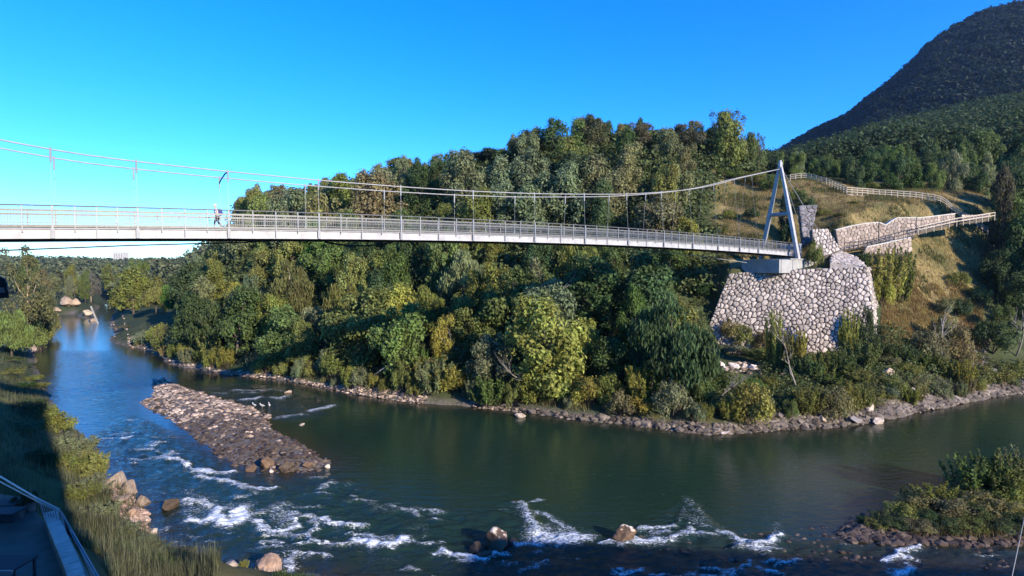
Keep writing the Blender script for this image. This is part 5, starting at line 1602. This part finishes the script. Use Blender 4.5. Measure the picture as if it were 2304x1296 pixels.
# three gulls in the riffle
def gull(px, py, label, rz):
    p = onz(px, py + 4)
    v = MB()
    prof = [(-.26, .03), (-.20, .06), (-.08, .10), (.04, .115), (.14, .09), (.2, .06)]
    v.tube([Vector((x, 0, .27 + x * .35)) for x, r in prof], [r for x, r in prof], 10)
    body = v.build('gull', M['white_concrete'], smooth=True)
    body.location = (p.x, p.y, .0); body.rotation_euler.z = rz
    tag(body, label, 'bird', 'gulls in the riffle')
    MB().tube([(.17, 0, .33), (.2, 0, .42), (.22, 0, .5)], [.06, .045, .055], 8).build('neck', M['white_concrete'], body, True)
    MB().tube([(.2, 0, .5), (.25, 0, .52), (.29, 0, .51)], [.055, .06, .03], 8).build('head', M['white_concrete'], body, True)
    MB().tube([(.28, 0, .51), (.36, 0, .49)], [.018, .006], 6).build('beak', M['wood'], body)
    for s in (-.04, .04): MB().tube([(0, s, .22), (.01, s, -.1)], .009, 5).build('leg', M['wood'], body)
    for s in (-1, 1): MB().tube([(-.34, s * .03, .2), (-.1, s * .1, .29), (.12, s * .09, .33)], [.01, .045, .03], 8).build('wing', M['grey_steel'], body, True)
gull(572, 912, 'white gull standing in the riffle, leftmost of three by the gravel bar', 2.8)
gull(590, 913, 'white gull standing in the riffle between the two others', 3.4)
gull(606, 912, 'white gull standing in the riffle, rightmost of three by the gravel bar', 2.2)

# far white building on the horizon
bw = MB(); pb = at(272, 574, 820); pb.z = 10
bw.box(pb + Vector((0, 0, 13)), 15, 12, 28)
hb = bw.build('white_building', M['white_concrete']); tag(hb, 'small white block building far off on the horizon under the bridge', 'building')
w_ = MB()
for j in range(5):
    for i in range(4): w_.box(pb + Vector((-5.2 + i * 3.4, -6.02, 12 + j * 3)), 1.4, .1, 1.3)
w_.build('window', M['dark_steel'], hb)
w_ = MB(); w_.box(pb + Vector((0, 0, 27.3)), 15.6, 12.6, .6); w_.build('roof', M['concrete'], hb)
# ------------------------------------------------------------------ the walker
def skinned(name, nodes, edges, m, parent=None, root=0, lv=2):
    """nodes: (point, radius); one continuous skinned surface"""
    me = bpy.data.meshes.new(name)
    me.from_pydata([n[0] for n in nodes], edges, [])
    o = bpy.data.objects.new(name, me); COL.objects.link(o)
    o.modifiers.new('skin', 'SKIN')
    if not me.skin_vertices: bpy.context.view_layer.objects.active = o
    if not me.skin_vertices:
        with bpy.context.temp_override(object=o, active_object=o): bpy.ops.mesh.customdata_skin_add()
    for i, n in enumerate(nodes):
        r = n[1]
        me.skin_vertices[0].data[i].radius = (r, r) if not isinstance(r, tuple) else r
        me.skin_vertices[0].data[i].use_root = i == root
    s = o.modifiers.new('sub', 'SUBSURF'); s.levels = lv; s.render_levels = lv
    dg = bpy.context.evaluated_depsgraph_get()
    dg.update()
    nm = bpy.data.meshes.new_from_object(o.evaluated_get(dg))
    bpy.data.objects.remove(o); bpy.data.meshes.remove(me)
    nm.name = name; nm.materials.clear(); nm.materials.append(m)
    nm.polygons.foreach_set('use_smooth', [True] * len(nm.polygons))
    o = link(name, nm, parent)
    return o
M['skin'] = noisemat('skin', (.50, .31, .23), (.58, .37, .28), 12, .6, 0)
M['shirt'] = noisemat('shirt', (.72, .66, .67), (.80, .74, .75), 14, .85, .1)
M['trousers'] = noisemat('trousers', (.035, .038, .06), (.07, .07, .10), 14, .85, .1)
M['cap'] = noisemat('cap', (.74, .72, .71), (.82, .80, .79), 14, .85, .1)
M['backpack'] = noisemat('backpack', (.03, .03, .16), (.06, .06, .26), 14, .8, .1)
M['shoe'] = noisemat('shoe', (.40, .34, .32), (.5, .45, .42), 14, .8, .1)
sw = s_of(491, 0.3)
wz = zb(sw) + .775
walker = empty('person', B(sw, .3, wz), math.atan2(-BD.y, -BD.x))   # local +x is the way he walks (left in the picture)
tag(walker, 'person in white cap, pale shirt and dark trousers walking left across the footbridge', 'person')
# body: pelvis, spine, neck, head, arms with hands, legs
nd_ = []; ed = []
def N(p, r, par=None):
    nd_.append((p, r))
    if par is not None: ed.append((par, len(nd_) - 1))
    return len(nd_) - 1
pel = N((0, 0, .93), (.15, .12)); wst = N((.02, 0, 1.08), (.135, .10), pel); chs = N((.05, 0, 1.28), (.165, .115), wst); shl = N((.06, 0, 1.42), (.12, .08), chs)
nk = N((.08, 0, 1.50), .052, shl); hd0 = N((.11, 0, 1.57), .075, nk); hd = N((.12, 0, 1.66), .093, hd0); hdt = N((.11, 0, 1.73), .07, hd)
hands = []
for s, ex, wx in ((1, .02, .26), (-1, -.10, .05)):
    sh_ = N((.05, s * .17, 1.40), .055, shl); el = N((ex, s * .24, 1.13), .043, sh_); wr = N((wx, s * .22, .95), .028, el); pm = N((wx + .04, s * .22, .90), .030, wr)
    hands.append((s, wx))
    for f in range(4):
        y = s * .22 + (f - 1.5) * .02; L = (.075, .085, .08, .065)[f]
        k1 = N((wx + .055, y, .865), .009, pm); k2 = N((wx + .065, y, .865 - L * .5), .0085, k1); N((wx + .05, y, .865 - L), .0075, k2)
    t1 = N((wx + .07, s * .19, .90), .010, pm); N((wx + .085, s * .185, .86), .009, t1)
for s, kx, ax_, az_, tx, tz in ((1, .16, .22, .085, .36, .05), (-1, -.06, -.34, .17, -.25, .05)):
    hp = N((0, s * .09, .88), .092, pel); kn = N((kx, s * .10, .50), .060, hp); an = N((ax_, s * .10, az_), .038, kn); N((tx, s * .11, tz), .030, an)
skinned('body', nd_, ed, M['skin'], walker)
MB().tube([(.20, 0, 1.645), (.235, 0, 1.62), (.21, 0, 1.605)], [.012, .018, .010], 6).build('nose', M['skin'], walker)
for s in (-1, 1):
    MB().tube([(.197, s * .033, 1.655), (.207, s * .033, 1.655)], [.010, .006], 6).build('eye', M['dark_steel'], walker)
    MB().tube([(.11, s * .088, 1.66), (.10, s * .10, 1.64), (.105, s * .088, 1.615)], [.014, .018, .010], 6).build('ear', M['skin'], walker)
MB().tube([(.195, -.025, 1.578), (.203, 0, 1.577), (.195, .025, 1.578)], .007, 5).build('mouth', noisemat('lip', (.35, .15, .13), (.4, .18, .15), 9, .6, 0), walker)
n2, e2 = [((0, 0, .92), (.17, .14)), ((.02, 0, 1.08), (.155, .12)), ((.05, 0, 1.28), (.185, .135)), ((.06, 0, 1.41), (.14, .10)), ((.075, 0, 1.46), (.07, .06))], [(0, 1), (1, 2), (2, 3), (3, 4)]
for s, ex in ((1, .02), (-1, -.10)):
    i = len(n2); n2 += [((.05, s * .17, 1.40), .075), ((.05 + (ex - .05) * .6, s * .215, 1.23), .062)]; e2 += [(3, i), (i, i + 1)]
skinned('shirt', n2, e2, M['shirt'], walker)
n3, e3 = [((0, 0, .95), (.165, .135))], []
for s, kx, ax_, az_ in ((1, .16, .22, .085), (-1, -.06, -.34, .17)):
    i = len(n3); n3 += [((0, s * .09, .86), .108), ((kx, s * .10, .50), .078), ((kx + (ax_ - kx) * .75, s * .10, .50 + (az_ - .5) * .75), .058)]; e3 += [(0, i), (i, i + 1), (i + 1, i + 2)]
skinned('trousers', n3, e3, M['trousers'], walker)
c = MB(); c.tube([(.09, 0, 1.67), (.10, 0, 1.71), (.10, 0, 1.75), (.10, 0, 1.785), (.10, 0, 1.80)], [.112, .113, .10, .066, .01], 14); c.box((.225, 0, 1.70), .13, .15, .014)
c.build('cap', M['cap'], walker, True)
for s, x0, z0, x1, z1 in ((1, .20, .05, .40, .04), (-1, -.36, .15, -.24, .045)):
    MB().tube([(x0 - .03, s * .105, z0 + .02), (x0 + .05, s * .105, z0 + .015), (x1, s * .112, z1)], [.045, .05, .034], 8).build('shoe', M['shoe'], walker, True)
bk = empty('backpack', B(sw, .3, wz), math.atan2(-BD.y, -BD.x))
tag(bk, 'dark blue rounded backpack on the back of the walker on the bridge', 'backpack')
MB().tube([(-.20, 0, .96), (-.22, 0, 1.02), (-.23, 0, 1.2), (-.20, 0, 1.38), (-.16, 0, 1.45)], [.05, .13, .15, .12, .04], 12).build('pack_body', M['backpack'], bk, True)
MB().tube([(-.35, 0, 1.02), (-.37, 0, 1.1), (-.36, 0, 1.18)], [.05, .075, .05], 10).build('front_pocket', M['backpack'], bk, True)
for s in (-1, 1): MB().tube([(-.12, s * .10, 1.42), (.04, s * .12, 1.50), (.20, s * .11, 1.36), (.15, s * .15, 1.15), (-.14, s * .12, 1.02)], .018, 6).build('shoulder_strap', M['backpack'], bk, True)

# ------------------------------------------------------------------ terrace at lower left
M['pink_slab'] = noisemat('pink_slab', (.42, .30, .26), (.60, .46, .40), 2.5, .85, .2)
M['paving'] = noisemat('paving', (.075, .06, .048), (.13, .108, .088), 2.5, .8, .2)
ZT = 8.6
def tp(px, py, z=ZT): return onz(px, py, z)
def slab(ring, z, th, name, m, **k):
    v = MB(); n = len(ring)
    P_ = [Vector((p.x, p.y, z)) for p in ring]
    v.add(P_ + [p - Vector((0, 0, th)) for p in P_], [tuple(range(n))] + [tuple(range(2 * n - 1, n - 1, -1))] + [(i, i + n, (i + 1) % n + n, (i + 1) % n) for i in range(n)])
    return v.build(name, m, **k)
edge = [tp(58, 1120), tp(100, 1176), tp(128, 1240), tp(152, 1300), tp(190, 1420)]
o = slab([tp(-500, 1110), tp(-160, 1090)] + edge + [Vector((-9, 9, 0)), Vector((-40, 9, 0))], ZT, .8, 'terrace', M['paving']); o['kind'] = 'structure'
# parapet of pink stone slabs along the terrace edge
par = empty('terrace_parapet', edge[1]); tag(par, 'low pinkish stone parapet along the edge of the shaded terrace at lower left', 'parapet')
IP = Matrix.Translation(-par.location)
b = MB()
e2_ = [tp(104, 1178), tp(128, 1238), tp(153, 1300), tp(190, 1420)]
for a, c_ in zip(e2_[:-1], e2_[1:]):
    b.bar(a + Vector((.12, 0, .08)), c_ + Vector((.12, 0, .08)), .30, .5)
o = b.build('wall', M['joint'], par); o.matrix_parent_inverse = IP
b = MB()
for a, c_ in zip(e2_[:-1], e2_[1:]):
    n = max(2, int((c_ - a).length / .42)); d = (c_ - a) / n
    for i in range(n): b.bar(a + d * i + d * .03 + Vector((.12, 0, .37)), a + d * (i + 1) - d * .03 + Vector((.12, 0, .37)), .34, .07)
o = b.build('coping', M['pink_slab'], par); o.matrix_parent_inverse = IP
# lower planting strip between parapet and outer rail
b = MB(); s_ = [tp(132, 1205, ZT), tp(156, 1203, ZT), tp(206, 1296, ZT), tp(250, 1400, ZT), tp(215, 1400, ZT), tp(172, 1296, ZT)]
o = slab(s_, ZT - .12, .9, 'planting_bed', M['warm_stone']); tag(o, 'narrow stone edged planting bed outside the terrace parapet', 'planter')
rg = np.random.default_rng(90)
q = np.array([(p.x, p.y) for p in s_]); qq = inpoly_pts(q, 2600, .05); qq = qq[fbm(qq[:, 0] * 1.5, qq[:, 1] * 1.5, 91) > .46]
grass_mesh('bed_grass', np.stack([qq[:, 0], qq[:, 1], np.full(len(qq), ZT - .12)], 1), .22, .012, (.12, .13, .05), 92)
# metal railing: barred panel, long sloping handrails
rl = empty('metal_railing', tp(147, 1200)); tag(rl, 'pale metal railing with a barred panel beside the terrace at lower left', 'railing')
IR = Matrix.Translation(-rl.location)
def rpart(mb, name, m, **k):
    o = mb.build(name, m, rl, **k); o.matrix_parent_inverse = IR; return o
def up(px0, py0, pxt, pyt, z=ZT):
    """base point and the point above it seen at (pxt, pyt)"""
    a = onz(px0, py0, z); return a, at(pxt, pyt, a.y)
a0, a1 = up(104, 1186, 90, 1131); c0_, c1_ = up(147, 1200, 137, 1152)
rpart(MB().tube([a1, c1_], .025, 6), 'top_rail', M['grey_steel']); rpart(MB().tube([a0 + Vector((0, 0, .12)), c0_ + Vector((0, 0, .05))], .025, 6), 'bottom_rail', M['grey_steel'])
for i in range(8):
    t = i / 7
    rpart(MB().tube([a0.lerp(c0_, t) + Vector((0, 0, .06)), a1.lerp(c1_, t)], .016 if 0 < i < 7 else .024, 6), 'bar', M['grey_steel'])
b = MB(); b.tube([at(-60, 1040, a1.y + 4.5), at(0, 1072, a1.y + 2.6), at(84, 1122, a1.y + .1), at(134, 1147, c1_.y + .05)], .03, 8)
b.tube([at(-60, 1052, a1.y + 4.5), at(0, 1084, a1.y + 2.6), a1], .022, 8)
rpart(b, 'handrail', M['grey_steel'])
e0, e1 = onz(146, 1190, ZT), at(137, 1152, onz(146, 1190, ZT).y)
f0 = onz(232, 1330, ZT - .3)
b = MB(); b.tube([e1, at(160, 1192, 17.6), at(222, 1300, 15.2), at(250, 1360, 14)], .03, 8)
b.tube([at(142, 1160, 18.1), at(163, 1206, 17.3), at(218, 1306, 15.0), at(242, 1360, 14)], .024, 8)
rpart(b, 'handrail', M['grey_steel'])
b = MB()
p1 = [at(138, 1156, 18.2), at(162, 1196, 17.6), at(219, 1298, 15.2), at(246, 1360, 14)]
p2 = [at(147, 1200, 18.2), at(158, 1206, 17.5), at(206, 1298, 15.0), at(232, 1360, 13.9)]
for (a, b_), (c_, d) in zip(zip(p1[:-1], p1[1:]), zip(p2[:-1], p2[1:])):
    n = (b_ - a).cross(c_ - a).normalized() * .012
    b.add([a + n, b_ + n, d + n, c_ + n, a - n, b_ - n, d - n, c_ - n], [(0, 1, 2, 3), (7, 6, 5, 4), (0, 4, 5, 1), (1, 5, 6, 2), (2, 6, 7, 3), (3, 7, 4, 0)])
rpart(b, 'side_panel', M['mortar'])
for pt, pb_ in zip(p1, p2): rpart(MB().tube([pt, pb_ + Vector((0, 0, -.1))], .025, 6), 'post', M['grey_steel'])
# things standing on the terrace
t = empty('garden_table', tp(18, 1296)); tag(t, 'dark garden table with a pale front edge in the bottom left corner', 'table')
IT = Matrix.Translation(-t.location)
tc_ = tp(12, 1272, ZT + .7)
for mb, nm, m_ in ((MB().box(tc_ + Vector((-.5, .1, 0)), 1.9, .75, .05), 'tabletop', M['dark_steel']), (MB().box(tc_ + Vector((-.5, -.29, -.02)), 1.9, .03, .09), 'edge_trim', M['grey_steel'])):
    o = mb.build(nm, m_, t); o.matrix_parent_inverse = IT
for dx in (-1.4, .4):
    for dy in (-.2, .4):
        o = MB().bar(tc_ + Vector((dx, dy, -.7)), tc_ + Vector((dx, dy, 0)), .05, .05, (0, 1, 0)).build('leg', M['dark_steel'], t); o.matrix_parent_inverse = IT
def pot(px, py, label, r=.22, h=.34, g=True):
    p = tp(px, py)
    o = MB().tube([p, p + Vector((0, 0, h)), p + Vector((0, 0, h)), p + Vector((0, 0, h - .05))], [r * .75, r, r * .86, r * .84], 12).build('flower_pot', M['joint'], smooth=False)
    tag(o, label, 'flower pot')
    f = link('plant', BU['bush'][0][0], o); f.location = p + Vector((0, 0, h - .06)); f.scale = (.12, .12, .16); f.color = (.05, .07, .03, 1)
pot(66, 1150, 'dark flower pot with a small plant by the terrace railing')
pot(40, 1166, 'dark flower pot without rail beside it, left of the other pot')
o = MB().box(tp(14, 1150, ZT + .3), .8, .5, .6).build('storage_box', M['dark_steel'], bevel=.03); tag(o, 'dark storage box on the terrace near the left picture edge', 'box')
MB().box(tp(14, 1150, ZT + .62), .86, .56, .05).build('lid', M['dark_steel'], o)
# ------------------------------------------------------------------ lamp at the left edge, wire at the right
lp = empty('outdoor_lamp', at(2, 648, 3.2)); tag(lp, 'black outdoor lamp head with a pale rim cut off by the left picture edge', 'lamp')
IL = Matrix.Translation(-lp.location)
def lpart(mb, name, m, **k):
    o = mb.build(name, m, lp, **k); o.matrix_parent_inverse = IL; return o
q = [(-30, 626), (0, 624), (11, 628), (16, 640), (18, 656), (21, 670), (-30, 674)]
v = MB()
f_, bk_ = [at(px, py, 3.15) for px, py in q], [at(px, py, 3.35) for px, py in q]
n = len(q); v.add(f_ + bk_, [tuple(range(n)), tuple(range(2 * n - 1, n - 1, -1))] + [(i, i + n, (i + 1) % n + n, (i + 1) % n) for i in range(n)])
lpart(v, 'housing', M['dark_steel'])
lpart(MB().tube([at(px, py, 3.14) for px, py in [(-30, 625), (0, 623), (11, 627), (16, 639), (17, 652)]], .0035, 6), 'rim', M['zinc'])
v = MB(); v.add([at(px, py, 3.145) for px, py in [(-20, 650), (9, 646), (12, 658), (-20, 660)]], [(0, 1, 2, 3)]); lpart(v, 'lens', M['grey_steel'])
lpart(MB().tube([at(-30, 650, 3.25), at(-260, 650, 2.6), Vector((-3.4, .1, 16.9))], .03, 8), 'arm', M['dark_steel'])
o = MB().tube([at(2318, 1120, 4.2), at(2306, 1160, 4.15), at(2294, 1215, 4.1), at(2277, 1296, 4.0), at(2250, 1420, 3.9)], .003, 6).build('wire', M['grey_steel']); tag(o, 'thin pale wire hanging close by in the bottom right corner', 'wire')

# the house the viewpoint looks out of, whose shadow lies on the terrace and the left bank
M['render_wall'] = noisemat('render_wall', (.46, .41, .34), (.56, .51, .44), .8, .9, .1)
M['roof_tile'] = noisemat('roof_tile', (.22, .09, .06), (.34, .15, .10), 3, .9, .3)
hs_ = MB(); hs_.box((-11.2, -7.6, 19.7), 30, 14, 25.0)
hh = hs_.build('house', M['render_wall']); tag(hh, 'tall rendered house behind the viewpoint, outside the picture', 'house')
r = MB(); r.add([(-26.6, -.2, 32.2), (4.2, -.2, 32.2), (4.2, -15, 32.2), (-26.6, -15, 32.2), (-26.6, -7.6, 34.9), (4.2, -7.6, 34.9)], [(0, 1, 5, 4), (2, 3, 4, 5), (1, 2, 5), (3, 0, 4), (0, 3, 2, 1)])
r.build('roof', M['roof_tile'], hh)
for z in (15.2, 18.8, 22.4, 26, 29.6):
    for x in (-22, -16, -10, -4):
        MB().box((x, -.58, z), 1.1, .06, 1.5).build('window', M['dark_steel'], hh)
# every far distant object stays where it was put; nothing else is added
hm, ht, hb, ho = newmat('haze')
ht.nodes.remove(hb)
pv_ = ht.nodes.new('ShaderNodeVolumePrincipled')
pv_.inputs['Color'].default_value = (.40, .60, 1.0, 1); pv_.inputs['Density'].default_value = .00007; pv_.inputs['Anisotropy'].default_value = .3
ht.links.new(pv_.outputs[0], ho.inputs['Volume'])
hz = MB().box((250, 380, 246), 3600, 1260, 500).build('haze', hm); hz['kind'] = 'stuff'
